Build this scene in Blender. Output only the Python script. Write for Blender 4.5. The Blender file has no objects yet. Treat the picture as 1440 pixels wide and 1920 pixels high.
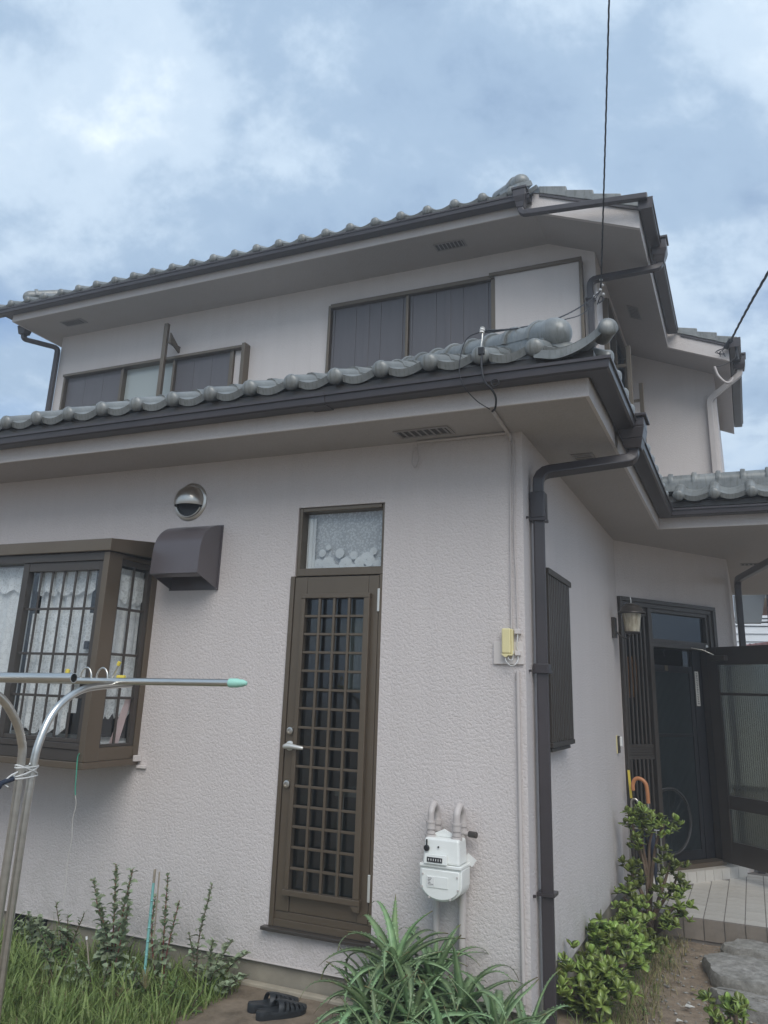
import bpy, bmesh, math, random
from mathutils import Vector, Matrix, Euler, noise as mnoise

random.seed(7)
D2R = math.radians
sc = bpy.context.scene
COL = sc.collection

# ------------------------------------------------------------------ camera
cam_d = bpy.data.cameras.new("camera")
cam = bpy.data.objects.new("camera", cam_d)
COL.objects.link(cam)
cam_d.sensor_fit = 'HORIZONTAL'
cam_d.sensor_width = 36.0
cam_d.lens = 36.0 * 1493.2 / 1440.0
cam_d.shift_x = 0.00927
cam_d.shift_y = -0.07275
cam_d.clip_start = 0.05
cam_d.clip_end = 3000.0
RX, UP, FW = (0.91136, 0.41014, 0.03478), (0.0857, -0.27173, 0.95855), (-0.40259, 0.8706, 0.28279)
cam.matrix_world = Matrix(((RX[0], UP[0], -FW[0], 1.05), (RX[1], UP[1], -FW[1], -4.2), (RX[2], UP[2], -FW[2], 1.55), (0, 0, 0, 1)))
sc.camera = cam

# ------------------------------------------------------------------ sky, sun, exposure
SUN_EL, SUN_AZ = 46.0, 147.0          # azimuth clockwise from +Y: the sun stands behind the camera
world = bpy.data.worlds.new("World")
sc.world = world
world.use_nodes = True
nt = world.node_tree
nt.nodes.clear()
def N(tree, typ, **kw):
    n = tree.nodes.new(typ)
    for k, v in kw.items():
        setattr(n, k, v)
    return n
wo = N(nt, 'ShaderNodeOutputWorld')
bg = N(nt, 'ShaderNodeBackground')
bg.inputs['Strength'].default_value = 0.12
sky = N(nt, 'ShaderNodeTexSky', sky_type='NISHITA', sun_disc=False)
sky.sun_elevation = D2R(SUN_EL); sky.sun_rotation = D2R(SUN_AZ)
sky.air_density = 1.0; sky.dust_density = 1.5; sky.ozone_density = 2.0
tc = N(nt, 'ShaderNodeTexCoord')
sep = N(nt, 'ShaderNodeSeparateXYZ')
nt.links.new(tc.outputs['Generated'], sep.inputs[0])
zz = N(nt, 'ShaderNodeMath', operation='MAXIMUM'); nt.links.new(sep.outputs['Z'], zz.inputs[0]); zz.inputs[1].default_value = 0.0
za = N(nt, 'ShaderNodeMath', operation='ADD'); nt.links.new(zz.outputs[0], za.inputs[0]); za.inputs[1].default_value = 0.28
dx = N(nt, 'ShaderNodeMath', operation='DIVIDE'); nt.links.new(sep.outputs['X'], dx.inputs[0]); nt.links.new(za.outputs[0], dx.inputs[1])
dy = N(nt, 'ShaderNodeMath', operation='DIVIDE'); nt.links.new(sep.outputs['Y'], dy.inputs[0]); nt.links.new(za.outputs[0], dy.inputs[1])
cmb = N(nt, 'ShaderNodeCombineXYZ'); nt.links.new(dx.outputs[0], cmb.inputs[0]); nt.links.new(dy.outputs[0], cmb.inputs[1])
def wnoise(scale, off, detail, rough, dist=0.0):
    mp = N(nt, 'ShaderNodeMapping'); mp.inputs['Location'].default_value = off
    nt.links.new(cmb.outputs[0], mp.inputs[0])
    n = N(nt, 'ShaderNodeTexNoise'); n.inputs['Scale'].default_value = scale; n.inputs['Detail'].default_value = detail
    n.inputs['Roughness'].default_value = rough; n.inputs['Distortion'].default_value = dist
    nt.links.new(mp.outputs[0], n.inputs['Vector'])
    return n
def wramp(src, stops):
    r = N(nt, 'ShaderNodeValToRGB'); r.color_ramp.interpolation = 'EASE'
    e = r.color_ramp.elements
    while len(e) < len(stops): e.new(0.5)
    for el, (p, c) in zip(e, stops):
        el.position = p; el.color = (*c, 1)
    nt.links.new(src, r.inputs[0])
    return r
n1 = wnoise(1.5, (9.1, 4.2, 0), 7, 0.55, 0.25)
n2 = wnoise(1.55, (2.0, 15.7, 0), 12, 0.63, 0.12)
cover = wramp(n1.outputs['Fac'], [(0.30, (0, 0, 0)), (0.47, (1, 1, 1))])
shade = wramp(n2.outputs['Fac'], [(0.33, (1.75, 2.50, 3.65)), (0.45, (2.4, 3.25, 4.35)), (0.55, (3.7, 4.55, 5.5)), (0.69, (6.0, 6.6, 7.0))])
for el in shade.color_ramp.elements:
    el.color = tuple(c * 0.1 for c in el.color[:3]) + (1,)
sc8 = N(nt, 'ShaderNodeVectorMath', operation='SCALE'); sc8.inputs['Scale'].default_value = 10.0
nt.links.new(shade.outputs[0], sc8.inputs[0])
mx = N(nt, 'ShaderNodeMix', data_type='RGBA')
nt.links.new(cover.outputs[0], mx.inputs[0]); nt.links.new(sky.outputs[0], mx.inputs[6]); nt.links.new(sc8.outputs[0], mx.inputs[7])
nt.links.new(mx.outputs[2], bg.inputs['Color'])
nt.links.new(bg.outputs[0], wo.inputs[0])

sun_d = bpy.data.lights.new("sun", 'SUN')
sun_d.energy = 1.5
sun_d.angle = D2R(40)
sun_d.color = (1.0, 0.955, 0.90)
sun = bpy.data.objects.new("sun", sun_d)
COL.objects.link(sun)
sdir = Vector((math.sin(D2R(SUN_AZ)) * math.cos(D2R(SUN_EL)), math.cos(D2R(SUN_AZ)) * math.cos(D2R(SUN_EL)), math.sin(D2R(SUN_EL))))
sun.rotation_euler = sdir.to_track_quat('Z', 'Y').to_euler()
sun.location = (0, -20, 20)

sc.view_settings.view_transform = 'Standard'
sc.view_settings.look = 'None'
sc.view_settings.exposure = 0.58
sc.view_settings.gamma = 1.0
sc.view_settings.use_curve_mapping = False
try:
    sc.cycles.max_bounces = 8; sc.cycles.transparent_max_bounces = 12; sc.cycles.use_denoising = True
    sc.cycles.sample_clamp_indirect = 6.0
except Exception:
    pass

# ------------------------------------------------------------------ materials
def newmat(name):
    m = bpy.data.materials.new(name); m.use_nodes = True
    return m, m.node_tree, m.node_tree.nodes['Principled BSDF']
def lk(t, a, b): t.links.new(a, b)
def objco(t, scale=(1, 1, 1)):
    c = N(t, 'ShaderNodeTexCoord'); mp = N(t, 'ShaderNodeMapping'); mp.inputs['Scale'].default_value = scale
    lk(t, c.outputs['Object'], mp.inputs[0]); return mp.outputs[0]
def tnoise(t, co, scale, detail=4, rough=0.55, dist=0.0):
    n = N(t, 'ShaderNodeTexNoise'); n.inputs['Scale'].default_value = scale; n.inputs['Detail'].default_value = detail
    n.inputs['Roughness'].default_value = rough; n.inputs['Distortion'].default_value = dist
    lk(t, co, n.inputs['Vector']); return n
def ramp(t, src, stops):
    r = N(t, 'ShaderNodeValToRGB'); e = r.color_ramp.elements
    while len(e) < len(stops): e.new(0.5)
    for el, (p, c) in zip(e, stops):
        el.position = p; el.color = (*c, 1) if len(c) == 3 else c
    lk(t, src, r.inputs[0]); return r
def bump(t, bsdf, src, strength, dist):
    b = N(t, 'ShaderNodeBump'); b.inputs['Strength'].default_value = strength; b.inputs['Distance'].default_value = dist
    lk(t, src, b.inputs['Height']); lk(t, b.outputs[0], bsdf.inputs['Normal']); return b
def mul(c, k): return tuple(min(1, x * k) for x in c)
def simple(name, col, rough=0.5, metal=0.0, var=0.12, vscale=6.0, bump_s=0.0, bump_scale=80, coat=0.0, rand=0.0, stretch=(1, 1, 1)):
    m, t, b = newmat(name)
    co = objco(t, stretch)
    n = tnoise(t, co, vscale, 5, 0.6)
    r = ramp(t, n.outputs['Fac'], [(0.25, mul(col, 1 - var)), (0.75, mul(col, 1 + var))])
    out = r.outputs[0]
    if rand:
        oi = N(t, 'ShaderNodeObjectInfo'); mr = N(t, 'ShaderNodeMapRange'); mr.inputs['To Min'].default_value = 1 - rand; mr.inputs['To Max'].default_value = 1 + rand
        lk(t, oi.outputs['Random'], mr.inputs[0])
        v = N(t, 'ShaderNodeVectorMath', operation='SCALE'); lk(t, out, v.inputs[0]); lk(t, mr.outputs[0], v.inputs['Scale']); out = v.outputs[0]
    lk(t, out, b.inputs['Base Color'])
    b.inputs['Roughness'].default_value = rough; b.inputs['Metallic'].default_value = metal
    if coat: b.inputs['Coat Weight'].default_value = coat
    if bump_s:
        n2 = tnoise(t, co, bump_scale, 4, 0.6); bump(t, b, n2.outputs['Fac'], bump_s, 0.002)
    return m

def stucco_mat(name, col, scale=46, dist=0.006, strength=0.8):
    m, t, b = newmat(name)
    co = objco(t)
    big = tnoise(t, co, 0.9, 5, 0.6)
    streak = tnoise(t, objco(t, (9, 9, 0.5)), 1.0, 5, 0.6)
    fine = tnoise(t, co, scale * 1.7, 3, 0.6)
    mixv = N(t, 'ShaderNodeMath', operation='ADD'); lk(t, big.outputs['Fac'], mixv.inputs[0]); lk(t, streak.outputs['Fac'], mixv.inputs[1])
    mm = N(t, 'ShaderNodeMath', operation='MULTIPLY'); lk(t, mixv.outputs[0], mm.inputs[0]); mm.inputs[1].default_value = 0.5
    r = ramp(t, mm.outputs[0], [(0.3, mul(col, 0.955)), (0.7, mul(col, 1.035))])
    r2 = ramp(t, fine.outputs['Fac'], [(0.3, (0.90, 0.90, 0.90)), (0.7, (1, 1, 1))])
    mx_ = N(t, 'ShaderNodeMix', data_type='RGBA', blend_type='MULTIPLY'); mx_.inputs[0].default_value = 1.0
    lk(t, r.outputs[0], mx_.inputs[6]); lk(t, r2.outputs[0], mx_.inputs[7])
    gz_ = N(t, 'ShaderNodeSeparateXYZ'); lk(t, co, gz_.inputs[0])
    low = N(t, 'ShaderNodeMapRange'); low.inputs['From Min'].default_value = 0.14; low.inputs['From Max'].default_value = 0.62; low.inputs['To Min'].default_value = 0.75; low.inputs['To Max'].default_value = 0.0
    lk(t, gz_.outputs['Z'], low.inputs[0])
    sp = tnoise(t, co, 7, 7, 0.7); spr = ramp(t, sp.outputs['Fac'], [(0.42, (0, 0, 0)), (0.66, (1, 1, 1))])
    s1 = N(t, 'ShaderNodeMath', operation='MULTIPLY'); lk(t, low.outputs[0], s1.inputs[0]); lk(t, spr.outputs[0], s1.inputs[1])
    run = tnoise(t, objco(t, (14, 14, 0.35)), 1.0, 6, 0.65); rr_ = ramp(t, run.outputs['Fac'], [(0.56, (0, 0, 0)), (0.78, (0.16, 0.16, 0.16))])
    s2 = N(t, 'ShaderNodeMath', operation='MAXIMUM'); lk(t, s1.outputs[0], s2.inputs[0]); lk(t, rr_.outputs[0], s2.inputs[1])
    dm_ = N(t, 'ShaderNodeMix', data_type='RGBA'); lk(t, s2.outputs[0], dm_.inputs[0]); lk(t, mx_.outputs[2], dm_.inputs[6]); dm_.inputs[7].default_value = (0.44, 0.41, 0.38, 1)
    lk(t, dm_.outputs[2], b.inputs['Base Color'])
    b.inputs['Roughness'].default_value = 0.62
    a = tnoise(t, co, scale, 4, 0.55, 0.5)
    a2 = tnoise(t, co, scale * 2.3, 3, 0.6, 0.3)
    rr = ramp(t, a.outputs['Fac'], [(0.36, (0, 0, 0)), (0.50, (0.7, 0.7, 0.7)), (0.66, (1, 1, 1))])
    ml = N(t, 'ShaderNodeMath', operation='MULTIPLY_ADD'); lk(t, a2.outputs['Fac'], ml.inputs[0]); ml.inputs[1].default_value = 0.75; lk(t, rr.outputs[0], ml.inputs[2])
    bump(t, b, ml.outputs[0], strength, dist)
    return m

M = {}
M['stucco'] = stucco_mat('stucco_wall_paint', (0.635, 0.585, 0.567), 68, 0.0040, 0.55)
M['stucco_fine'] = stucco_mat('stucco_fine_paint', (0.64, 0.597, 0.577), 90, 0.0026, 0.5)
M['vent_dark'] = simple('vent_shadow_grey', (0.085, 0.08, 0.077), 0.8, 0, 0.1, 8)
M['vent_paint'] = simple('soffit_vent_paint', (0.30, 0.28, 0.27), 0.6, 0, 0.06, 8)
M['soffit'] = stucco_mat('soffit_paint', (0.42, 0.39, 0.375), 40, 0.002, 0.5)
M['trim'] = simple('stucco_trim_paint', (0.62, 0.575, 0.55), 0.6, 0, 0.05, 8)
M['foundation'] = simple('foundation_concrete', (0.27, 0.245, 0.195), 0.9, 0, 0.30, 5, 0.4, 60)
M['gutter'] = simple('dark_brown_gutter_pvc', (0.048, 0.041, 0.044), 0.34, 0, 0.22, 2.5, 0.15, 40)
M['bronze'] = simple('bronze_aluminium', (0.150, 0.118, 0.085), 0.36, 0.55, 0.10, 2.0)
M['dark_bronze'] = simple('dark_bronze_aluminium', (0.070, 0.060, 0.052), 0.36, 0.4, 0.12, 2.0)
M['shutter'] = simple('shutter_panel_steel', (0.115, 0.108, 0.115), 0.42, 0.1, 0.08, 3, stretch=(6, 6, 0.6))
M['hood'] = simple('hood_brown_enamel', (0.105, 0.092, 0.098), 0.30, 0.1, 0.08, 3)
M['steel'] = simple('stainless_steel', (0.66, 0.65, 0.61), 0.28, 1.0, 0.12, 5, stretch=(1, 1, 6))
M['steel_brushed'] = simple('brushed_steel', (0.55, 0.52, 0.47), 0.28, 1.0, 0.08, 12)
M['black'] = simple('black_plastic', (0.012, 0.012, 0.014), 0.45, 0, 0.1, 8)
M['hall_dark'] = simple('dark_green_mesh', (0.016, 0.022, 0.024), 0.35, 0, 0.2, 8)
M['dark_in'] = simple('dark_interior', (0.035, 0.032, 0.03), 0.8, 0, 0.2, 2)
M['room'] = simple('room_wallpaper', (0.25, 0.235, 0.21), 0.8, 0, 0.1, 2)
M['white_enamel'] = simple('white_green_enamel', (0.77, 0.785, 0.755), 0.35, 0, 0.05, 6, coat=0.2)
M['pipe_paint'] = simple('pipe_pink_grey_paint', (0.50, 0.46, 0.44), 0.45, 0, 0.06, 8)
M['cream'] = simple('cream_plastic', (0.74, 0.66, 0.36), 0.42, 0, 0.05, 8)
M['white'] = simple('white_plastic', (0.72, 0.72, 0.70), 0.45, 0, 0.05, 8)
M['silver_paint'] = simple('silver_lever', (0.66, 0.66, 0.63), 0.35, 0.5, 0.05, 8)
M['mint'] = simple('mint_cap', (0.34, 0.66, 0.55), 0.5, 0, 0.05, 10)
M['yellow'] = simple('yellow_cap', (0.70, 0.56, 0.08), 0.5, 0, 0.08, 10)
M['wire'] = simple('black_cable_rubber', (0.022, 0.023, 0.028), 0.55, 0, 0.2, 10)
M['white_cord'] = simple('white_cord', (0.62, 0.62, 0.60), 0.6, 0, 0.08, 20)
M['green_string'] = simple('green_string', (0.06, 0.33, 0.22), 0.6, 0, 0.1, 20)
M['pale_string'] = simple('pale_string', (0.55, 0.53, 0.48), 0.7, 0, 0.2, 20)
M['stake'] = simple('turquoise_stake_plastic', (0.20, 0.45, 0.42), 0.5, 0, 0.2, 14)
M['wood_grey'] = simple('weathered_stick', (0.30, 0.26, 0.20), 0.8, 0, 0.3, 30)
M['sandal'] = simple('black_foam_sandal', (0.022, 0.026, 0.030), 0.42, 0, 0.15, 12)
M['orange'] = simple('orange_cloth', (0.62, 0.22, 0.06), 0.8, 0, 0.25, 9)
M['amber'] = simple('amber_handle', (0.45, 0.19, 0.08), 0.35, 0, 0.15, 9)
M['navy'] = simple('navy_umbrella_cloth', (0.02, 0.028, 0.05), 0.6, 0, 0.2, 9)
M['pink'] = simple('pink_cloth', (0.62, 0.46, 0.45), 0.8, 0, 0.08, 9)
M['paper'] = simple('paper_strip', (0.62, 0.61, 0.57), 0.8, 0, 0.06, 9)
M['ink'] = simple('dark_ink', (0.03, 0.03, 0.035), 0.7, 0, 0.1, 9)
M['lamp_metal'] = simple('bronze_lamp_metal', (0.075, 0.066, 0.058), 0.4, 0.4, 0.1, 9)
M['tyre'] = simple('grey_tyre', (0.028, 0.028, 0.028), 0.6, 0, 0.1, 9)
M['porch_tile'] = simple('beige_porch_tile', (0.50, 0.475, 0.43), 0.42, 0, 0.10, 9, rand=0.06)
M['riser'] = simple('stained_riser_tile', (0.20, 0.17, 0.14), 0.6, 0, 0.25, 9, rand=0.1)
M['grout'] = simple('dark_grout', (0.17, 0.155, 0.14), 0.9, 0, 0.2, 9)
M['siding'] = simple('white_siding', (0.72, 0.74, 0.76), 0.6, 0, 0.04, 2)
M['neigh_wall'] = simple('beige_neighbour_wall', (0.55, 0.52, 0.46), 0.8, 0, 0.08, 3)
M['neigh_grey'] = simple('grey_balcony_panel', (0.16, 0.175, 0.185), 0.6, 0, 0.08, 3)
M['red_tile'] = simple('red_roof_tile', (0.40, 0.11, 0.07), 0.7, 0, 0.15, 3)
M['twig'] = simple('brown_twig', (0.13, 0.09, 0.06), 0.85, 0, 0.25, 20)
M['red_stem'] = simple('red_stem', (0.22, 0.06, 0.05), 0.7, 0, 0.25, 20)

def tile_mat():
    m, t, b = newmat('silver_roof_tile')
    co = objco(t)
    n = tnoise(t, co, 9, 6, 0.65)
    r = ramp(t, n.outputs['Fac'], [(0.25, (0.145, 0.155, 0.155)), (0.55, (0.225, 0.235, 0.23)), (0.8, (0.32, 0.315, 0.29))])
    st = tnoise(t, objco(t, (55, 6, 10)), 1.0, 4, 0.6)
    r2 = ramp(t, st.outputs['Fac'], [(0.52, (1, 1, 1)), (0.72, (0.66, 0.65, 0.61))])
    mxx = N(t, 'ShaderNodeMix', data_type='RGBA', blend_type='MULTIPLY'); mxx.inputs[0].default_value = 1.0
    lk(t, r.outputs[0], mxx.inputs[6]); lk(t, r2.outputs[0], mxx.inputs[7])
    oi = N(t, 'ShaderNodeObjectInfo'); mr = N(t, 'ShaderNodeMapRange'); mr.inputs['To Min'].default_value = 0.86; mr.inputs['To Max'].default_value = 1.12
    lk(t, oi.outputs['Random'], mr.inputs[0])
    v = N(t, 'ShaderNodeVectorMath', operation='SCALE'); lk(t, mxx.outputs[2], v.inputs[0]); lk(t, mr.outputs[0], v.inputs['Scale'])
    lk(t, v.outputs[0], b.inputs['Base Color'])
    b.inputs['Roughness'].default_value = 0.38; b.inputs['Metallic'].default_value = 0.15
    bump(t, b, n.outputs['Fac'], 0.12, 0.003)
    return m
M['tile'] = tile_mat()

def glass_mat(name, tint=(1, 1, 1), refl=1.0, rough=0.0):
    m, t, b = newmat(name); t.nodes.remove(b)
    out = t.nodes['Material Output']
    tr = N(t, 'ShaderNodeBsdfTransparent'); tr.inputs[0].default_value = (*tint, 1)
    gl = N(t, 'ShaderNodeBsdfGlossy'); gl.inputs['Roughness'].default_value = rough; gl.inputs['Color'].default_value = (0.9, 0.95, 1, 1)
    fr = N(t, 'ShaderNodeFresnel'); fr.inputs['IOR'].default_value = 1.55
    mm = N(t, 'ShaderNodeMath', operation='MULTIPLY_ADD'); lk(t, fr.outputs[0], mm.inputs[0]); mm.inputs[1].default_value = refl; mm.inputs[2].default_value = 0.03
    mm.use_clamp = True
    ge = N(t, 'ShaderNodeNewGeometry'); inv = N(t, 'ShaderNodeMath', operation='SUBTRACT'); inv.inputs[0].default_value = 1.0; lk(t, ge.outputs['Backfacing'], inv.inputs[1])
    m3 = N(t, 'ShaderNodeMath', operation='MULTIPLY'); lk(t, mm.outputs[0], m3.inputs[0]); lk(t, inv.outputs[0], m3.inputs[1])
    ms = N(t, 'ShaderNodeMixShader'); lk(t, m3.outputs[0], ms.inputs[0]); lk(t, tr.outputs[0], ms.inputs[1]); lk(t, gl.outputs[0], ms.inputs[2])
    lk(t, ms.outputs[0], out.inputs[0])
    return m
M['glass'] = glass_mat('window_glass', (0.965, 0.975, 0.975), 1.1)
M['door_glass'] = glass_mat('dark_door_glass', (0.74, 0.79, 0.80), 1.0, 0.03)
M['smoke_glass'] = glass_mat('smoked_glass', (0.40, 0.43, 0.46), 0.9, 0.05)
def frosted():
    m, t, b = newmat('ribbed_frosted_glass')
    b.inputs['Base Color'].default_value = (0.20, 0.23, 0.21, 1); b.inputs['Roughness'].default_value = 0.05
    b.inputs['Transmission Weight'].default_value = 0.92; b.inputs['IOR'].default_value = 1.45
    return m
M['ribbed'] = frosted()
def pale_glass():
    m, t, b = newmat('obscure_pane')
    b.inputs['Base Color'].default_value = (0.36, 0.40, 0.39, 1); b.inputs['Roughness'].default_value = 0.10
    return m
M['obscure'] = pale_glass()
def lampglass():
    m, t, b = newmat('seeded_lamp_glass')
    n = tnoise(t, objco(t, (1, 1, 0.25)), 40, 3)
    r = ramp(t, n.outputs['Fac'], [(0.3, (0.24, 0.21, 0.15)), (0.7, (0.50, 0.46, 0.36))])
    lk(t, r.outputs[0], b.inputs['Base Color']); b.inputs['Roughness'].default_value = 0.2
    return m
M['lamp_glass'] = lampglass()
def lace(name, dens=0.5, scale=16, band=None):
    """woven net with denser flowers; Object coords in metres"""
    m, t, b = newmat(name)
    out = t.nodes['Material Output']
    co = objco(t)
    vo = N(t, 'ShaderNodeTexVoronoi'); vo.inputs['Scale'].default_value = scale; lk(t, co, vo.inputs['Vector'])
    vs = N(t, 'ShaderNodeTexVoronoi', feature='DISTANCE_TO_EDGE'); vs.inputs['Scale'].default_value = scale * 3.2; lk(t, co, vs.inputs['Vector'])
    fl = ramp(t, vo.outputs['Distance'], [(0.18, (1, 1, 1)), (0.30, (0.25, 0.25, 0.25)), (0.38, (0.95, 0.95, 0.95)), (0.52, (0.1, 0.1, 0.1))])
    net = ramp(t, vs.outputs['Distance'], [(0.05, (1, 1, 1)), (0.16, (0, 0, 0))])
    mxm = N(t, 'ShaderNodeMath', operation='MULTIPLY_ADD'); lk(t, fl.outputs[0], mxm.inputs[0]); mxm.inputs[1].default_value = 0.42; mxm.inputs[2].default_value = dens
    m2 = N(t, 'ShaderNodeMath', operation='MULTIPLY_ADD'); lk(t, net.outputs[0], m2.inputs[0]); m2.inputs[1].default_value = 0.22; lk(t, mxm.outputs[0], m2.inputs[2])
    m2.use_clamp = True
    b.inputs['Base Color'].default_value = (0.92, 0.92, 0.91, 1); b.inputs['Roughness'].default_value = 0.9
    tl = N(t, 'ShaderNodeBsdfTranslucent'); tl.inputs[0].default_value = (0.8, 0.83, 0.83, 1)
    mt = N(t, 'ShaderNodeMixShader'); mt.inputs[0].default_value = 0.25; lk(t, b.outputs[0], mt.inputs[1]); lk(t, tl.outputs[0], mt.inputs[2])
    tr = N(t, 'ShaderNodeBsdfTransparent')
    ms = N(t, 'ShaderNodeMixShader'); lk(t, m2.outputs[0], ms.inputs[0]); lk(t, tr.outputs[0], ms.inputs[1]); lk(t, mt.outputs[0], ms.inputs[2])
    lk(t, ms.outputs[0], out.inputs[0])
    return m
M['lace'] = lace('white_lace_net', 0.30, 17)
M['lace_dense'] = lace('white_lace_flowers', 0.66, 15)
M['sheer'] = lace('plain_white_curtain', 0.78, 30)
M['net'] = lace('fine_white_net', 0.52, 70)

def leaf_mat(name, c1, c2, rough=0.45, rand=0.25, trans=0.15, tip=None):
    m, t, b = newmat(name)
    co = objco(t)
    n = tnoise(t, co, 25, 3)
    r = ramp(t, n.outputs['Fac'], [(0.3, c1), (0.7, c2)])
    out = r.outputs[0]
    if tip:
        g = N(t, 'ShaderNodeTexCoord'); sx = N(t, 'ShaderNodeSeparateXYZ'); lk(t, g.outputs['UV'], sx.inputs[0])
        rt = ramp(t, sx.outputs['Y'], [(0.86, (0, 0, 0)), (1.0, (1, 1, 1))])
        mq = N(t, 'ShaderNodeMix', data_type='RGBA'); lk(t, rt.outputs[0], mq.inputs[0]); lk(t, out, mq.inputs[6]); mq.inputs[7].default_value = (*tip, 1); out = mq.outputs[2]
    oi = N(t, 'ShaderNodeObjectInfo'); mr = N(t, 'ShaderNodeMapRange'); mr.inputs['To Min'].default_value = 1 - rand; mr.inputs['To Max'].default_value = 1 + rand
    lk(t, oi.outputs['Random'], mr.inputs[0])
    v = N(t, 'ShaderNodeVectorMath', operation='SCALE'); lk(t, out, v.inputs[0]); lk(t, mr.outputs[0], v.inputs['Scale'])
    hs = N(t, 'ShaderNodeHueSaturation'); mh = N(t, 'ShaderNodeMapRange'); mh.inputs['To Min'].default_value = 0.48; mh.inputs['To Max'].default_value = 0.515
    lk(t, oi.outputs['Random'], mh.inputs[0]); lk(t, mh.outputs[0], hs.inputs['Hue']); lk(t, v.outputs[0], hs.inputs['Color'])
    lk(t, hs.outputs[0], b.inputs['Base Color']); b.inputs['Roughness'].default_value = rough
    if trans:
        tl = N(t, 'ShaderNodeBsdfTranslucent'); lk(t, hs.outputs[0], tl.inputs[0])
        ms = N(t, 'ShaderNodeMixShader'); ms.inputs[0].default_value = trans
        lk(t, b.outputs[0], ms.inputs[1]); lk(t, tl.outputs[0], ms.inputs[2]); lk(t, ms.outputs[0], t.nodes['Material Output'].inputs[0])
    return m
M['aloe'] = leaf_mat('aloe_leaf', (0.165, 0.275, 0.135), (0.28, 0.395, 0.19), 0.36, 0.30, 0.1, (0.20, 0.13, 0.06))
M['jade'] = leaf_mat('jade_leaf', (0.135, 0.20, 0.042), (0.27, 0.345, 0.082), 0.26, 0.5, 0.06)
M['mug'] = leaf_mat('mugwort_leaf', (0.20, 0.26, 0.15), (0.34, 0.40, 0.26), 0.6, 0.30, 0.2)
M['weed'] = leaf_mat('weed_leaf', (0.075, 0.13, 0.04), (0.13, 0.21, 0.065), 0.55, 0.3, 0.2)
def grass_mat(name, stops, rough=0.55):
    m, t, b = newmat(name)
    n = tnoise(t, objco(t), 9, 4, 0.7)
    n2 = tnoise(t, objco(t), 130, 2, 0.7)
    ad = N(t, 'ShaderNodeMath', operation='ADD'); lk(t, n.outputs['Fac'], ad.inputs[0]); lk(t, n2.outputs['Fac'], ad.inputs[1])
    hf = N(t, 'ShaderNodeMath', operation='MULTIPLY'); lk(t, ad.outputs[0], hf.inputs[0]); hf.inputs[1].default_value = 0.5
    r = ramp(t, hf.outputs[0], stops)
    lk(t, r.outputs[0], b.inputs['Base Color']); b.inputs['Roughness'].default_value = rough
    tl = N(t, 'ShaderNodeBsdfTranslucent'); lk(t, r.outputs[0], tl.inputs[0])
    ms = N(t, 'ShaderNodeMixShader'); ms.inputs[0].default_value = 0.25
    lk(t, b.outputs[0], ms.inputs[1]); lk(t, tl.outputs[0], ms.inputs[2]); lk(t, ms.outputs[0], t.nodes['Material Output'].inputs[0])
    return m
M['grass'] = grass_mat('green_grass', [(0.38, (0.11, 0.16, 0.04)), (0.5, (0.19, 0.27, 0.07)), (0.62, (0.31, 0.36, 0.14))])
M['straw'] = grass_mat('dry_grass', [(0.38, (0.14, 0.16, 0.06)), (0.5, (0.27, 0.235, 0.115)), (0.62, (0.44, 0.36, 0.21))], 0.75)
def ground_mat():
    m, t, b = newmat('garden_soil')
    co = objco(t)
    a = tnoise(t, co, 1.3, 7, 0.65); c = tnoise(t, co, 14, 6, 0.7); f = tnoise(t, co, 90, 4, 0.7)
    r1 = ramp(t, c.outputs['Fac'], [(0.3, (0.155, 0.118, 0.082)), (0.55, (0.26, 0.20, 0.143)), (0.75, (0.35, 0.285, 0.21))])
    r2 = ramp(t, f.outputs['Fac'], [(0.3, (0.72, 0.72, 0.72)), (0.7, (1.12, 1.12, 1.12))])
    mm = N(t, 'ShaderNodeMix', data_type='RGBA', blend_type='MULTIPLY'); mm.inputs[0].default_value = 1; lk(t, r1.outputs[0], mm.inputs[6]); lk(t, r2.outputs[0], mm.inputs[7])
    g = ramp(t, a.outputs['Fac'], [(0.50, (0, 0, 0)), (0.68, (0.55, 0.55, 0.55))])
    mg = N(t, 'ShaderNodeMix', data_type='RGBA'); lk(t, g.outputs[0], mg.inputs[0]); lk(t, mm.outputs[2], mg.inputs[6]); mg.inputs[7].default_value = (0.075, 0.095, 0.035, 1)
    lk(t, mg.outputs[2], b.inputs['Base Color']); b.inputs['Roughness'].default_value = 0.95
    bump(t, b, c.outputs['Fac'], 0.6, 0.02)
    return m
M['ground'] = ground_mat()
def stone_mat(name, c1, c2, c3, sc_=22):
    m, t, b = newmat(name)
    co = objco(t); n = tnoise(t, co, sc_, 8, 0.7); k = tnoise(t, co, 4, 4, 0.6); f = tnoise(t, co, 140, 3, 0.6)
    r = ramp(t, n.outputs['Fac'], [(0.3, c1), (0.52, c2), (0.72, c3)])
    r2 = ramp(t, k.outputs['Fac'], [(0.35, (0.75, 0.75, 0.72)), (0.65, (1.1, 1.1, 1.1))])
    mm = N(t, 'ShaderNodeMix', data_type='RGBA', blend_type='MULTIPLY'); mm.inputs[0].default_value = 1; lk(t, r.outputs[0], mm.inputs[6]); lk(t, r2.outputs[0], mm.inputs[7])
    lk(t, mm.outputs[2], b.inputs['Base Color']); b.inputs['Roughness'].default_value = 0.9
    bump(t, b, n.outputs['Fac'], 0.7, 0.012)
    return m
M['stone'] = stone_mat('grey_flagstone', (0.16, 0.152, 0.138), (0.28, 0.27, 0.25), (0.42, 0.41, 0.38))
M['slab'] = stone_mat('dirty_concrete', (0.12, 0.093, 0.066), (0.21, 0.165, 0.12), (0.27, 0.22, 0.165), 9)
M['mortar'] = simple('pale_mortar', (0.36, 0.32, 0.25), 0.9, 0, 0.2, 12)

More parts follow.
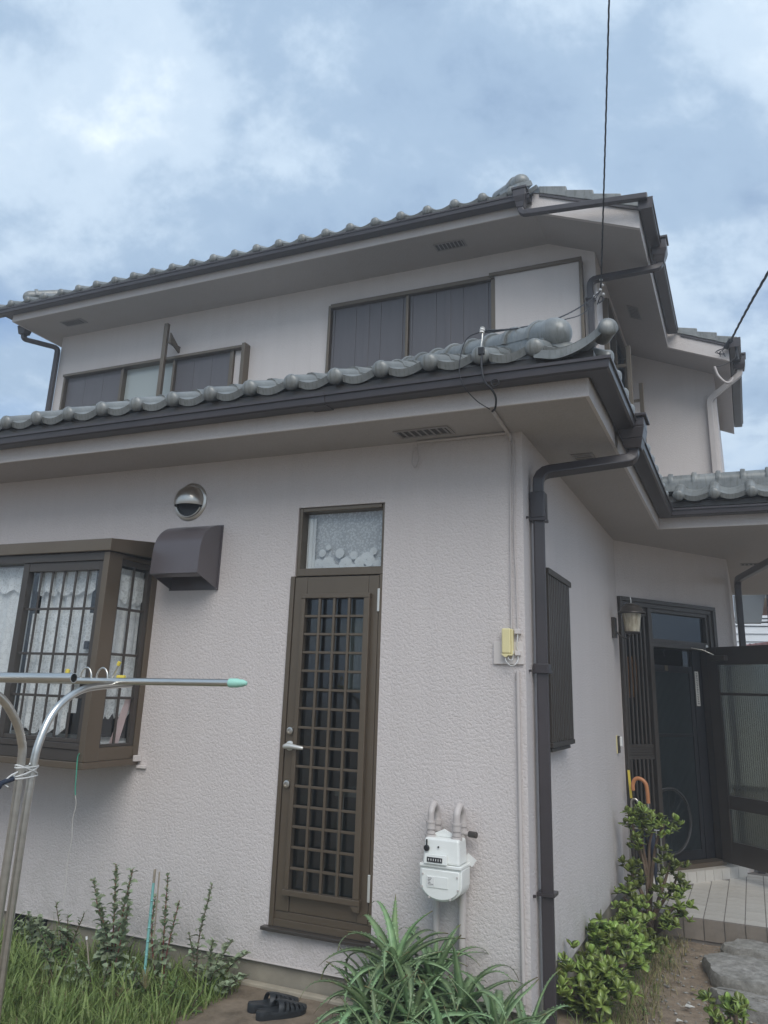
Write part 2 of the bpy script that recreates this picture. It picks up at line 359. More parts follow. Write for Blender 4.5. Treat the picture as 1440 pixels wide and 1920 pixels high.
# ------------------------------------------------------------------ mesh helpers
def frame(o, deg):
    """wall frame: a along the wall, b into the wall, c up; seen from outside a runs to the right"""
    ux, uy = math.cos(D2R(deg)), math.sin(D2R(deg))
    ox, oy = o
    return lambda p: (ox + ux * p[0] - uy * p[1], oy + uy * p[0] + ux * p[1], p[2])
class MB:
    def __init__(s, fr=None): s.v, s.f, s.fr, s.uv = [], [], fr, None
    def p(s, q):
        s.v.append(tuple(s.fr(q)) if s.fr else tuple(q)); return len(s.v) - 1
    def poly(s, pts): s.f.append([s.p(q) for q in pts]); return s
    def box(s, a0, a1, b0, b1, c0, c1):
        i = [s.p(q) for q in ((a0, b0, c0), (a1, b0, c0), (a1, b1, c0), (a0, b1, c0), (a0, b0, c1), (a1, b0, c1), (a1, b1, c1), (a0, b1, c1))]
        for q in ((0, 3, 2, 1), (4, 5, 6, 7), (0, 1, 5, 4), (1, 2, 6, 5), (2, 3, 7, 6), (3, 0, 4, 7)): s.f.append([i[k] for k in q])
        return s
    def hexa(s, pts):
        i = [s.p(q) for q in pts]
        for q in ((0, 3, 2, 1), (4, 5, 6, 7), (0, 1, 5, 4), (1, 2, 6, 5), (2, 3, 7, 6), (3, 0, 4, 7)): s.f.append([i[k] for k in q])
        return s
    def prism(s, pts, off):
        n = len(pts); a = [s.p(q) for q in pts]; b = [s.p((q[0] + off[0], q[1] + off[1], q[2] + off[2])) for q in pts]
        s.f.append(a[::-1]); s.f.append(b)
        for k in range(n): s.f.append([a[k], a[(k + 1) % n], b[(k + 1) % n], b[k]])
        return s
    def tube(s, pts, r, n=10, cap=True, closed=False, rot=0.0, flat=1.0):
        P = [Vector(s.fr(q)) if s.fr else Vector(q) for q in pts]
        m = len(P); rings = []; nrm = None
        for k in range(m):
            if closed: t = (P[(k + 1) % m] - P[k - 1])
            else: t = P[min(k + 1, m - 1)] - P[max(k - 1, 0)]
            if t.length < 1e-9: t = Vector((0, 0, 1))
            t.normalize()
            if nrm is None:
                ref = Vector((0, 0, 1)) if abs(t.z) < 0.9 else Vector((0, 1, 0))
                nrm = (ref - t * ref.dot(t)).normalized()
            else:
                nrm = (nrm - t * nrm.dot(t))
                nrm = nrm.normalized() if nrm.length > 1e-6 else t.orthogonal().normalized()
            bn = t.cross(nrm); rr = r[k] if isinstance(r, (list, tuple)) else r
            # keep the section through bends
            sc_ = 1.0
            if 0 < k < m - 1 and n == 4:
                d1 = (P[k] - P[k - 1]).normalized(); d2 = (P[k + 1] - P[k]).normalized()
                sc_ = 1 / max(0.5, math.sqrt(max(0.05, (1 + d1.dot(d2)) / 2)))
            ring = []
            for j in range(n):
                an = 2 * math.pi * j / n + rot
                q = P[k] + (nrm * math.cos(an) * sc_ + bn * math.sin(an) * flat) * rr
                s.v.append(tuple(q)); ring.append(len(s.v) - 1)
            rings.append(ring)
        for k in range(m if closed else m - 1):
            A, B = rings[k], rings[(k + 1) % m]
            for j in range(n): s.f.append([A[j], A[(j + 1) % n], B[(j + 1) % n], B[j]])
        if cap and not closed:
            s.f.append(rings[0][::-1]); s.f.append(rings[-1])
        return s
    def lathe(s, prof, c, axis=(0, 0, 1), n=20, arc=2 * math.pi, start=0.0):
        ax = Vector(axis).normalized(); u = ax.orthogonal().normalized(); w = ax.cross(u); C = Vector(c)
        full = abs(arc - 2 * math.pi) < 1e-6; k = n if full else n + 1; R = []
        for (r, h) in prof:
            R.append([s.p(tuple(C + ax * h + (u * math.cos(start + arc * j / n) + w * math.sin(start + arc * j / n)) * max(r, 1e-4))) for j in range(k)])
        for a, b in zip(R, R[1:]):
            for j in range(n): s.f.append([a[j], a[(j + 1) % k], b[(j + 1) % k], b[j]])
        return s
    def grid(s, fn, nu, nv):
        I = [[s.p(fn(i / nu, j / nv)) for j in range(nv + 1)] for i in range(nu + 1)]
        for i in range(nu):
            for j in range(nv): s.f.append([I[i][j], I[i + 1][j], I[i + 1][j + 1], I[i][j + 1]])
        return s
    def sweep(s, path, prof, closed_prof=True):
        """path in plan; prof = (outward, z) points"""
        m = len(path); rings = []
        for k in range(m):
            def nr(a, b):
                dx_, dy_ = b[0] - a[0], b[1] - a[1]; l = math.hypot(dx_, dy_); return Vector((dy_ / l, -dx_ / l))
            n1_ = nr(path[max(k - 1, 0)], path[max(k, 1)]); n2_ = nr(path[min(k, m - 2)], path[min(k + 1, m - 1)])
            mid = (n1_ + n2_); mid = mid / max(1e-6, (mid.length_squared / 2)) 
            rings.append([s.p((path[k][0] + mid.x * o, path[k][1] + mid.y * o, z)) for o, z in prof])
        n = len(prof); lim = n if closed_prof else n - 1
        for a, b in zip(rings, rings[1:]):
            for j in range(lim): s.f.append([a[j], b[j], b[(j + 1) % n], a[(j + 1) % n]])
        if closed_prof: s.f.append(rings[0]); s.f.append(rings[-1][::-1])
        return s
def rootloc(o):
    v = Vector((0, 0, 0))
    while o is not None: v = v + o.location; o = o.parent
    return v
def mesh_from(name, v, f, mat, smooth=30):
    me = bpy.data.meshes.new(name); me.from_pydata(v, [], f); me.update()
    bm = bmesh.new(); bm.from_mesh(me); bmesh.ops.recalc_face_normals(bm, faces=bm.faces); bm.to_mesh(me); bm.free()
    me.materials.append(mat)
    if smooth:
        me.shade_smooth(); me.set_sharp_from_angle(angle=D2R(smooth))
    return me
def build(name, mb, mat, parent=None, smooth=30, bevel=0.0, label=None, kind=None):
    off = rootloc(parent) if parent else Vector((0, 0, 0))
    v = [(x - off.x, y - off.y, z - off.z) for x, y, z in mb.v]
    me = mesh_from(name, v, mb.f, M[mat] if isinstance(mat, str) else mat, smooth)
    o = bpy.data.objects.new(name, me); COL.objects.link(o)
    if parent: o.parent = parent
    if bevel:
        md = o.modifiers.new('bevel', 'BEVEL'); md.width = bevel; md.segments = 2; md.limit_method = 'ANGLE'; md.angle_limit = D2R(40)
    if label: o['label'] = label
    if kind: o['kind'] = kind
    return o
def inst(name, me, mw, parent=None):
    o = bpy.data.objects.new(name, me); COL.objects.link(o)
    if parent:
        o.parent = parent; o.matrix_local = Matrix.Translation(-rootloc(parent)) @ mw
    else: o.matrix_local = mw
    return o
def thing(name, label, cat, loc=(0, 0, 0), group=None):
    o = bpy.data.objects.new(name, None); o.empty_display_size = 0.2; COL.objects.link(o)
    o.location = loc; o['label'] = label; o['category'] = cat
    if group: o['group'] = group
    return o
def tag(o, label, cat, group=None):
    o['label'] = label; o['category'] = cat
    if group: o['group'] = group
    return o
def struct(o): o['kind'] = 'structure'; return o
def wall(fr, a0, a1, c0, c1, holes=(), thick=0.15):
    mb = MB(fr)
    A = sorted({a0, a1, *[h[0] for h in holes], *[h[1] for h in holes]}); Cc = sorted({c0, c1, *[h[2] for h in holes], *[h[3] for h in holes]})
    for i in range(len(A) - 1):
        for j in range(len(Cc) - 1):
            x, z = (A[i] + A[i + 1]) / 2, (Cc[j] + Cc[j + 1]) / 2
            if any(h[0] < x < h[1] and h[2] < z < h[3] for h in holes): continue
            for b in (0, thick): mb.poly([(A[i], b, Cc[j]), (A[i + 1], b, Cc[j]), (A[i + 1], b, Cc[j + 1]), (A[i], b, Cc[j + 1])])
    for h in list(holes) + [(a0, a1, c0, c1)]:
        p = [(h[0], h[2]), (h[1], h[2]), (h[1], h[3]), (h[0], h[3])]
        for k in range(4):
            q, r = p[k], p[(k + 1) % 4]
            mb.poly([(q[0], 0, q[1]), (r[0], 0, r[1]), (r[0], thick, r[1]), (q[0], thick, q[1])])
    bm = bmesh.new()
    vs = [bm.verts.new(v) for v in mb.v]
    for f in mb.f: bm.faces.new([vs[i] for i in f])
    bmesh.ops.remove_doubles(bm, verts=bm.verts, dist=1e-5)
    bm.verts.index_update()
    mb.v = [tuple(v.co) for v in bm.verts]; mb.f = [[v.index for v in f.verts] for f in bm.faces]
    bm.free()
    return mb
def bez(p, n=10):
    """Catmull-Rom through points"""
    P = [Vector(q) for q in p]; P = [P[0] * 2 - P[1]] + P + [P[-1] * 2 - P[-2]]; o = []
    for k in range(1, len(P) - 2):
        for i in range(n):
            t = i / n; a, b, c, d = P[k - 1], P[k], P[k + 1], P[k + 2]
            o.append(0.5 * ((2 * b) + (c - a) * t + (2 * a - 5 * b + 4 * c - d) * t * t + (3 * b - a - 3 * c + d) * t ** 3))
    o.append(P[-2]); return [tuple(q) for q in o]

FRONT = frame((0, 0), 0)
SIDE = frame((0, 0), 90)
ENT = frame((0, 3.40), 55)
UFRONT = frame((0, 2.88), 0)
USIDE = frame((0.03, 0), 90)

# ------------------------------------------------------------------ ground, slab, porch
def gz(x, y):
    t = min(1, max(0, (x + 0.15) / 0.5)); t = t * t * (3 - 2 * t)
    return -0.085 * t
def ground():
    def axis(lo, hi, step, far):
        a = [lo - d for d in far[::-1]]; n = int((hi - lo) / step)
        return a + [lo + step * i for i in range(n + 1)] + [hi + d for d in far]
    far = [0.5, 2, 6, 20, 80, 400]
    X = axis(-6, 4, 0.12, far); Y = axis(-5, 7, 0.12, far)
    mb = MB(); I = []
    for x in X:
        row = []
        for y in Y:
            near = -6 < x < 4 and -5 < y < 7
            h = gz(x, y) + (0.022 * mnoise.noise((x * 2.3, y * 2.3, 0)) + 0.010 * mnoise.noise((x * 7, y * 7, 3)) - 0.012 if near else -0.02)
            row.append(mb.p((x, y, h)))
        I.append(row)
    for i in range(len(X) - 1):
        for j in range(len(Y) - 1): mb.f.append([I[i][j], I[i + 1][j], I[i + 1][j + 1], I[i][j + 1]])
    return struct(build('ground', mb, 'ground', smooth=180))
ground()

def blob_prism(name, outline, z0, z1, mat, jag=0.012, parent=None, dome=0.006):
    """irregular slab: rounded outline with a rough top edge"""
    mb = MB(); n = len(outline)
    cx = sum(p[0] for p in outline) / n; cy = sum(p[1] for p in outline) / n
    R = []
    for (k, z) in ((0.97, z0), (1.0, z0 + (z1 - z0) * 0.7), (0.955, z1), (0.6, z1 + dome), (0.25, z1 + dome * 0.6)):
        R.append([mb.p((cx + (p[0] - cx) * k + random.uniform(-jag, jag) * 0.5, cy + (p[1] - cy) * k + random.uniform(-jag, jag) * 0.5, z + random.uniform(-jag, jag) * 0.4)) for p in outline])
    for a, b in zip(R, R[1:]):
        for j in range(n): mb.f.append([a[j], a[(j + 1) % n], b[(j + 1) % n], b[j]])
    mb.f.append(R[-1])
    return build(name, mb, mat, parent, smooth=42)
def round_outline(pts, per=5, jag=0.01):
    o = []
    n = len(pts)
    for k in range(n):
        a, b = Vector(pts[k]), Vector(pts[(k + 1) % n])
        for i in range(per):
            t = i / per; q = a.lerp(b, t)
            o.append((q.x + random.uniform(-jag, jag), q.y + random.uniform(-jag, jag)))
    # soften corners
    m = len(o); o2 = []
    for k in range(m):
        o2.append(((o[k - 1][0] + 2 * o[k][0] + o[(k + 1) % m][0]) / 4, (o[k - 1][1] + 2 * o[k][1] + o[(k + 1) % m][1]) / 4))
    return o2

mb = MB()
nx, ny = 26, 30
def slabtop(u, v):
    x = -1.56 + 0.92 * u; y = -1.35 + 1.30 * v
    return (x, y, 0.030 + 0.004 * mnoise.noise((x * 6, y * 6, 1)))
mb.grid(slabtop, nx, ny)
mb.box(-1.555, -0.645, -1.345, -0.055, -0.06, 0.022)
struct(build('concrete_step', mb, 'slab', smooth=60))
struct(build('mortar_strip', MB().box(-1.57, -0.60, -0.048, 0.0, -0.05, 0.046), 'mortar', bevel=0.006))

# porch: body, then each floor tile and riser tile
PZ = 0.062
porch = struct(build('porch', MB().prism([(0.02, 2.66, -0.2), (2.6, 2.66, -0.2), (2.6, 6.0, -0.2), (0.02, 6.0, -0.2)], (0, 0, 0.2 + PZ - 0.0025)), 'grout', smooth=0))
tw, tl = 0.137, 0.137
tme = mesh_from('porch_tile', *(lambda b: (b.v, b.f))(MB().box(0.0035, tw - 0.0035, 0.0045, tl - 0.0045, -0.004, 0.006)), M['porch_tile'], 30)
cnt = 0
for j in range(14):
    for i in range(11):
        x0 = 0.05 + i * tw; y0 = 2.662 + j * tl
        # stop at the slanted entrance wall
        sx = (x0 + tw / 2) / math.cos(D2R(55)) if x0 < 0.95 else 9
        yl = 3.40 + (x0 + 0.5 * tw) * math.tan(D2R(55)) - 0.12 if x0 + tw < 1.0 else 9
        if y0 + tl * 0.8 > yl: continue
        inst('porch_tile', tme, Matrix.Translation((x0, y0, PZ - 0.006 + random.uniform(-0.0008, 0.0008))), porch); cnt += 1
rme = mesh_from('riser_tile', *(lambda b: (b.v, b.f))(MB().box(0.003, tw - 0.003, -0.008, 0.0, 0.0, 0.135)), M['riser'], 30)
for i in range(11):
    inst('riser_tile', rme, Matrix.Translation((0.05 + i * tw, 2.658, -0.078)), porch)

stones = [
 ('flat grey stepping stone touching the tiled porch, farthest from the camera', [(0.715, 2.44), (0.77, 2.37), (1.02, 2.345), (1.9, 2.32), (1.9, 2.63), (1.2, 2.64), (0.82, 2.64)], 0.0),
 ('wide grey stepping stone in the middle of the three by the dirt path', [(0.615, 2.06), (0.63, 1.94), (0.71, 1.66), (0.88, 1.62), (1.9, 1.62), (1.9, 2.16), (0.9, 2.19), (0.68, 2.17)], 0.006),
 ('nearest grey stepping stone, half hidden behind the small jade shoots', [(0.68, 1.42), (0.75, 1.29), (0.93, 1.17), (1.6, 1.0), (1.8, 1.42), (1.0, 1.46), (0.71, 1.50)], 0.0)]
for lab, ol, dz in stones:
    o = blob_prism('stepping_stone', round_outline(ol, 6, 0.018), -0.13, -0.026 + dz, 'stone', 0.014)
    tag(o, lab, 'stone', 'stepping stones beside the porch')

# ------------------------------------------------------------------ house
house = thing('house', 'two storey pink grey stucco house with silver tiled roofs and dark brown gutters', 'house')

# walls
DOOR = (-1.412, -0.828, 0.318, 2.624)
BAY = (-4.35, -2.47, 1.10, 2.33)
build('wall', wall(FRONT, -7.6, 0.0, 0.144, 2.983, [DOOR, BAY], 0.14), 'stucco', house, smooth=0)
build('wall', wall(SIDE, 0.14, 3.40, 0.144, 2.983, [(0.36, 0.88, 1.31, 2.21)], 0.14), 'stucco', house, smooth=0)
EN = (0.008, 1.345, 0.10, 2.465)
build('wall', wall(ENT, 0.0, 1.63, 0.0, 2.983, [EN], 0.12), 'stucco', house, smooth=0)
build('wall', wall(frame((0.935, 4.735), 90), 0.0, 3.2, 0.0, 2.983, [], 0.12), 'stucco_fine', house, smooth=0)
LW = (-6.70, -3.89, 4.30, 5.325)
RW = (-2.86, -0.975, 4.30, 5.63)
build('wall', wall(UFRONT, -6.88, 0.03, 4.05, 5.93, [LW, RW], 0.14), 'stucco_fine', house, smooth=0)
build('wall', wall(USIDE, 3.02, 5.5, 3.2, 5.93, [(3.28, 4.75, 4.3, 5.36)], 0.14), 'stucco_fine', house, smooth=0)
build('wall', wall(frame((0.03, 5.5), 0), 0.0, 0.94, 3.2, 5.75, [], 0.14), 'stucco_fine', house, smooth=0)
build('wall', wall(frame((0.97, 5.5), 90), 0.14, 4.0, 3.2, 5.4, [], 0.14), 'stucco_fine', house, smooth=0)
build('wall', wall(frame((-6.881, 6.5), 270), 0.0, 3.47, 3.0, 5.93, [], 0.14), 'stucco_fine', house, smooth=0)
build('foundation', MB().box(-7.6, -0.016, 0.018, 0.16, -0.25, 0.1435), 'foundation', house, smooth=0)
build('foundation', MB().box(-0.16, -0.018, 0.165, 3.42, -0.25, 0.1435), 'foundation', house, smooth=0)
# thin drip edge where the stucco stops above the foundation
build('drip_edge', MB().box(-7.6, 0.004, -0.006, 0.012, 0.138, 0.1432), 'trim', house, smooth=0)

# rooms behind the glass
def room(fr, a0, a1, b0, b1, c0, c1, mat):
    mb = MB(fr)
    mb.poly([(a0, b1, c0), (a1, b1, c0), (a1, b1, c1), (a0, b1, c1)])
    mb.poly([(a0, b0, c0), (a0, b1, c0), (a0, b1, c1), (a0, b0, c1)]); mb.poly([(a1, b0, c0), (a1, b1, c0), (a1, b1, c1), (a1, b0, c1)])
    mb.poly([(a0, b0, c0), (a1, b0, c0), (a1, b1, c0), (a0, b1, c0)]); mb.poly([(a0, b0, c1), (a1, b0, c1), (a1, b1, c1), (a0, b1, c1)])
    return build('room_shell', mb, mat, house, smooth=0)
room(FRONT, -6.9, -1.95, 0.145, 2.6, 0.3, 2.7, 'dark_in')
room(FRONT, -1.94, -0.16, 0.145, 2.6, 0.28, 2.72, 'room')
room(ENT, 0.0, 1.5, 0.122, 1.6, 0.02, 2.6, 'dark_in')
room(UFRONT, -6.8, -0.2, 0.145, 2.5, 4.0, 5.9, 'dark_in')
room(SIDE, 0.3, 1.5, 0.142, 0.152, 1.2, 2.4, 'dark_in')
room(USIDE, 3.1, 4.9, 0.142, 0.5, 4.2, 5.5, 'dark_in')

# ---- lower eaves: soffit, fascia, gutter
SZ = 2.979
sof = MB()
for q in ([(-7.6, -0.446), (0.445, -0.446), (0.445, 0.3), (-7.6, 0.3)], [(-0.16, 0.3), (0.445, 0.3), (0.445, 2.97), (-0.16, 2.97)], [(-0.16, 2.97), (2.6, 2.97), (2.6, 7.8), (-0.16, 7.8)]):
    sof.prism([(x, y, SZ) for x, y in q], (0, 0, 0.02))
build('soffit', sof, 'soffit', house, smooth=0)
EAVE = [(-7.6, -0.446), (0.447, -0.446), (0.447, 2.968), (2.6, 2.968)]
build('fascia', MB().sweep(EAVE, [(-0.05, SZ + 0.021), (-0.05, 3.15), (0.003, 3.15), (0.003, SZ - 0.003), (-0.012, SZ - 0.003)]), 'stucco_fine', house, smooth=0)
GP = [(0.008, 3.150), (0.008, 3.078), (0.020, 3.066), (0.108, 3.063), (0.120, 3.070), (0.124, 3.106), (0.134, 3.108), (0.134, 3.124), (0.118, 3.124), (0.114, 3.076), (0.106, 3.071), (0.022, 3.074), (0.016, 3.082), (0.016, 3.150)]
gut = build('gutter', MB().sweep(EAVE, GP), 'gutter', house, smooth=25)
for x in [-6.5 + 0.45 * k for k in range(16)]:
    build('gutter_clip', MB().box(x - 0.012, x + 0.012, -0.578, -0.45, 3.1205, 3.128), 'gutter', gut, smooth=0)
for x in (-1.02, -3.9):
    jb = MB().sweep([(x - 0.06, -0.446), (x + 0.06, -0.446)], [(0.010, 3.062), (0.109, 3.059), (0.1235, 3.068), (0.1275, 3.104), (0.1375, 3.106), (0.1375, 3.126), (0.118, 3.127), (0.012, 3.08)])
    build('gutter_joint', jb, 'gutter', gut, smooth=25)
# starter board, coloured dark and set forward as the shaded gap under the tiles
build('eave_gap_board', MB().sweep(EAVE, [(-0.3, 3.16), (-0.3, 3.335), (0.040, 3.199), (0.040, 3.152)]), 'dark_bronze', house, smooth=0)

# soffit vents (three fins in a frame each)
def soffit_vent(pts, parent=house, fins=7):
    """pts: four corners in order (long edge first)"""
    P = [Vector(p) for p in pts]; u = (P[1] - P[0]); w = (P[3] - P[0]); z = P[0].z
    nrm = u.cross(w).normalized()
    if nrm.z > 0: nrm = -nrm
    def q(a, b, c): return tuple(P[0] + u * a + w * b + nrm * c)
    mb = MB()
    for a0, a1, b0, b1 in ((0, 1, 0, 0.1), (0, 1, 0.9, 1), (0, 0.05, 0.1, 0.9), (0.95, 1, 0.1, 0.9)):
        mb.hexa([q(a0, b0, 0.0005), q(a1, b0, 0.0005), q(a1, b1, 0.0005), q(a0, b1, 0.0005), q(a0, b0, 0.008), q(a1, b0, 0.008), q(a1, b1, 0.008), q(a0, b1, 0.008)])
    o = build('soffit_vent', mb, 'vent_paint', parent, smooth=0)
    build('vent_backing', MB().hexa([q(0.05, 0.1, 0.0006), q(0.95, 0.1, 0.0006), q(0.95, 0.9, 0.0006), q(0.05, 0.9, 0.0006), q(0.05, 0.1, 0.0016), q(0.95, 0.1, 0.0016), q(0.95, 0.9, 0.0016), q(0.05, 0.9, 0.0016)]), 'vent_dark', o, smooth=0)
    for i in range(fins):
        t = (i + 0.6) / (fins + 0.2)
        # fins fan out from the two short ends, as the pressed louvre does
        build('vent_fin', MB().hexa([q(t * 0.9 + 0.05, 0.1, 0.0018), q(t * 0.9 + 0.085, 0.1, 0.0018), q(t * 0.9 + 0.085, 0.9, 0.0018), q(t * 0.9 + 0.05, 0.9, 0.0018), q(t * 0.9 + 0.06, 0.1, 0.007), q(t * 0.9 + 0.095, 0.1, 0.007), q(t * 0.9 + 0.095, 0.9, 0.007), q(t * 0.9 + 0.06, 0.9, 0.007)]), 'vent_paint', o, smooth=0)
    return o
soffit_vent([(-0.69, -0.235, SZ), (-0.36, -0.235, SZ), (-0.36, -0.10, SZ), (-0.69, -0.10, SZ)])
soffit_vent([(0.30, 0.52, SZ), (0.30, 0.85, SZ), (0.17, 0.85, SZ), (0.17, 0.52, SZ)])
soffit_vent([(1.06, 5.02, SZ), (1.38, 5.02, SZ), (1.38, 5.15, SZ), (1.06, 5.15, SZ)])

# ---- tiles
SL = math.atan(0.40)
PIT = 0.283
def tile_profile(n=14):
    """(x, z) of the top surface of one tile, roll first then the trough"""
    o = []
    for i in range(6):
        a = math.pi * (1 - i / 5.0); o.append((0.045 + 0.045 * math.cos(a), 0.006 + 0.038 * math.sin(a)))
    for i in range(1, n + 1):
        t = i / n; o.append((0.09 + (PIT - 0.09) * t, 0.010 - 0.026 * math.sin(math.pi * t ** 0.85) ** 0.9 + 0.004 * t))
    return o
PR = tile_profile()
def tile_mesh(name, length, thick, lip, ball):
    mb = MB()
    th = [(x, z - thick) for x, z in PR]
    A = [mb.p((x, 0, z)) for x, z in PR]; B = [mb.p((x, length, z)) for x, z in PR]
    A2 = [mb.p((x, 0, z - (lip if x > 0.085 else thick))) for x, z in PR]; B2 = [mb.p((x, length, z - thick)) for x, z in PR]
    n = len(PR)
    A3 = [mb.p((x, 0.022, z - (lip if x > 0.085 else thick))) for x, z in PR]
    A4 = [mb.p((x, 0.022, z - thick)) for x, z in PR]
    for i in range(n - 1):
        mb.f += [[A[i], A[i + 1], B[i + 1], B[i]], [A2[i], A2[i + 1], A[i + 1], A[i]], [A3[i], A3[i + 1], A2[i + 1], A2[i]], [A4[i], A4[i + 1], A3[i + 1], A3[i]], [B2[i], B2[i + 1], A4[i + 1], A4[i]], [B[i], B[i + 1], B2[i + 1], B2[i]]]
    mb.f += [[A[0], B[0], B2[0], A4[0], A3[0], A2[0]], [A[-1], A2[-1], A3[-1], A4[-1], B2[-1], B[-1]]]
    if ball:
        mb.lathe([(0.042, -0.06), (0.047, -0.004), (0.0485, 0.010), (0.045, 0.020), (0.035, 0.029), (0.019, 0.0345), (0.0, 0.036)], (0.045, 0.004, 0.000), (0, -1, 0.1), 20)
    return mesh_from(name, mb.v, mb.f, M['tile'], 40)
T_EAVE = tile_mesh('eave_tile', 0.30, 0.016, 0.042, True)
T_ROOF = tile_mesh('roof_tile', 0.27, 0.016, 0.020, False)

lower_roof = build('lower_roof', MB().hexa([(-7.6, -0.46, 3.175), (0.46, -0.46, 3.175), (-2.9, 2.9, 4.51), (-7.6, 2.9, 4.51), (-7.6, -0.46, 3.185), (0.46, -0.46, 3.185), (-2.9, 2.9, 4.53), (-7.6, 2.9, 4.53)]), 'dark_bronze', house, smooth=0)
RX_ = Matrix.Rotation(SL, 4, 'X')
EX0 = 0.2035     # left edge of the column at the corner
def lz(y): return 3.241 + 0.40 * (y + 0.52)
for k in range(27):
    x = EX0 - PIT * (k + 0.0)
    inst('eave_tile', T_EAVE, Matrix.Translation((x - 0.045 , -0.52 + random.uniform(-0.003, 0.003), 3.240 + random.uniform(-0.002, 0.002))) @ Matrix.Rotation(SL, 4, 'X'), lower_roof)
rest = MB(); nt_ = 0
for r in range(1, 15):
    y = -0.52 + r * 0.219
    for k in range(0, 27):
        x = EX0 - PIT * k - 0.045
        if x > -y - 0.20: continue
        if x < -7.2: continue
        mw = Matrix.Translation((x, y, lz(y) + 0.012)) @ Matrix.Rotation(SL - 0.055, 4, 'X')
        if r <= 10 and nt_ < 270:
            inst('roof_tile', T_ROOF, mw, lower_roof); nt_ += 1
        else:
            base = len(rest.v)
            rest.v += [tuple(mw @ v.co) for v in T_ROOF.vertices]; rest.f += [[i + base for i in p.vertices] for p in T_ROOF.polygons]
o = build('roof_tile', rest, 'tile', lower_roof, smooth=40); o['kind'] = 'stuff'
# side plane of the lower roof (its eave runs back along the side wall)
side_roof = build('side_roof', MB().hexa([(0.46, -0.46, 3.175), (0.46, 2.9, 3.175), (-0.02, 2.9, 3.37), (-0.02, 0.02, 3.37), (0.46, -0.46, 3.185), (0.46, 2.9, 3.185), (-0.02, 2.9, 3.385), (-0.02, 0.02, 3.385)]), 'dark_bronze', house, smooth=0)
RZ = Matrix.Rotation(D2R(90), 4, 'Z')
for k in range(12):
    y = -0.30 + PIT * k
    inst('eave_tile', T_EAVE, Matrix.Translation((0.52, y, 3.240)) @ RZ @ Matrix.Rotation(SL, 4, 'X'), side_roof)
    if k > 0: inst('roof_tile', T_ROOF, Matrix.Translation((0.30, y, 3.341)) @ RZ @ Matrix.Rotation(SL - 0.05, 4, 'X'), side_roof)
# corner tile with its big ball, sweeping up from the last trough
ct = MB()
pa = bez([(0.20, -0.530, 3.228), (0.32, -0.535, 3.206), (0.44, -0.545, 3.236), (0.545, -0.565, 3.294)], 7)
L = []
for i, q in enumerate(pa):
    L.append([ct.p((q[0], q[1], q[2])), ct.p((q[0] - 0.01, q[1] + 0.28, q[2] + 0.10)), ct.p((q[0] - 0.01, q[1] + 0.28, q[2] + 0.06)), ct.p((q[0], q[1] + 0.02, q[2] - 0.045)), ct.p((q[0], q[1], q[2] - 0.046))])
for a, b in zip(L, L[1:]):
    for j in range(5): ct.f.append([a[j], b[j], b[(j + 1) % 5], a[(j + 1) % 5]])
ct.f.append(L[0]); ct.f.append(L[-1][::-1])
ct.lathe([(0.043, -0.10), (0.047, -0.004), (0.0475, 0.006), (0.042, 0.016), (0.030, 0.022), (0.014, 0.0255), (0.0, 0.026)], (0.572, -0.555, 3.277), (0.45, -0.9, 0.08), 20)
build('corner_tile', ct, 'tile', lower_roof, smooth=40)
# hip ridge: bedding courses, round ridge tiles with raised bands, domed end tile
def ridge_tile(p, q, r, name, parent, dome=False):
    P, Q = Vector(p), Vector(q); ax = (P - Q); l = ax.length; ax.normalize()
    up = Vector((0, 0, 1)); up = (up - ax * up.dot(ax)).normalized(); sd = ax.cross(up)
    mb = MB(); rings = []
    if dome:
        mb.lathe([(r, 0.0), (r, l * 0.35), (r * 1.03, l * 0.352)] + [(r * 1.03 * math.cos(a * math.pi / 16), l * 0.38 + r * 1.25 * math.sin(a * math.pi / 16)) for a in range(0, 9)], tuple(Q), tuple(ax), 26)
        return build(name, mb, 'tile', parent, smooth=45)
    prof = [(0.0, r), (l - 0.042, r), (l - 0.041, r * 1.22), (l - 0.010, r * 1.27), (l, r * 1.18)]
    for h, rr in prof:
        c = Q + ax * h
        rings.append([mb.p(tuple(c + sd * rr * math.cos(t) + up * (rr * math.sin(t) * 1.02))) for t in [math.pi * (-0.08 + 1.16 * j / 12) for j in range(13)]])
    for a, b in zip(rings, rings[1:]):
        for j in range(12): mb.f.append([a[j], a[j + 1], b[j + 1], b[j]])
    for R_ in (rings[0], rings[-1]): mb.f.append(R_)
    return build(name, mb, 'tile', parent, smooth=45)
def hipz(d): return 3.226 + 0.40 * d            # d: plan distance from the eave
bed = MB()
for (w, z0, z1) in ((0.080, 0.0, 0.055), (0.068, 0.057, 0.082)):
    a0, a1 = 0.26, -2.95
    s2 = w * 0.7071
    bed.hexa([(a0 - s2, -a0 - s2, hipz(0.52 - a0) + z0), (a0 + s2, -a0 + s2, hipz(0.52 - a0) + z0), (a1 + s2, -a1 + s2, hipz(0.52 - a1) + z0), (a1 - s2, -a1 - s2, hipz(0.52 - a1) + z0),
              (a0 - s2, -a0 - s2, hipz(0.52 - a0) + z1), (a0 + s2, -a0 + s2, hipz(0.52 - a0) + z1), (a1 + s2, -a1 + s2, hipz(0.52 - a1) + z1), (a1 - s2, -a1 - s2, hipz(0.52 - a1) + z1)])
build('ridge_bedding', bed, 'tile', lower_roof, smooth=0)
dd = 0.19
for k in range(16):
    a = (0.42 if k == 0 else 0.40 - 0.045) - dd * k; b = a - dd - 0.012
    if k == 0: b = a - 0.27
    ridge_tile((a, -a, hipz(0.52 - a) + 0.094), (b, -b, hipz(0.52 - b) + 0.094), 0.074 if k else 0.085, 'ridge_tile' if k else 'ridge_end_tile', lower_roof, dome=(k == 0))

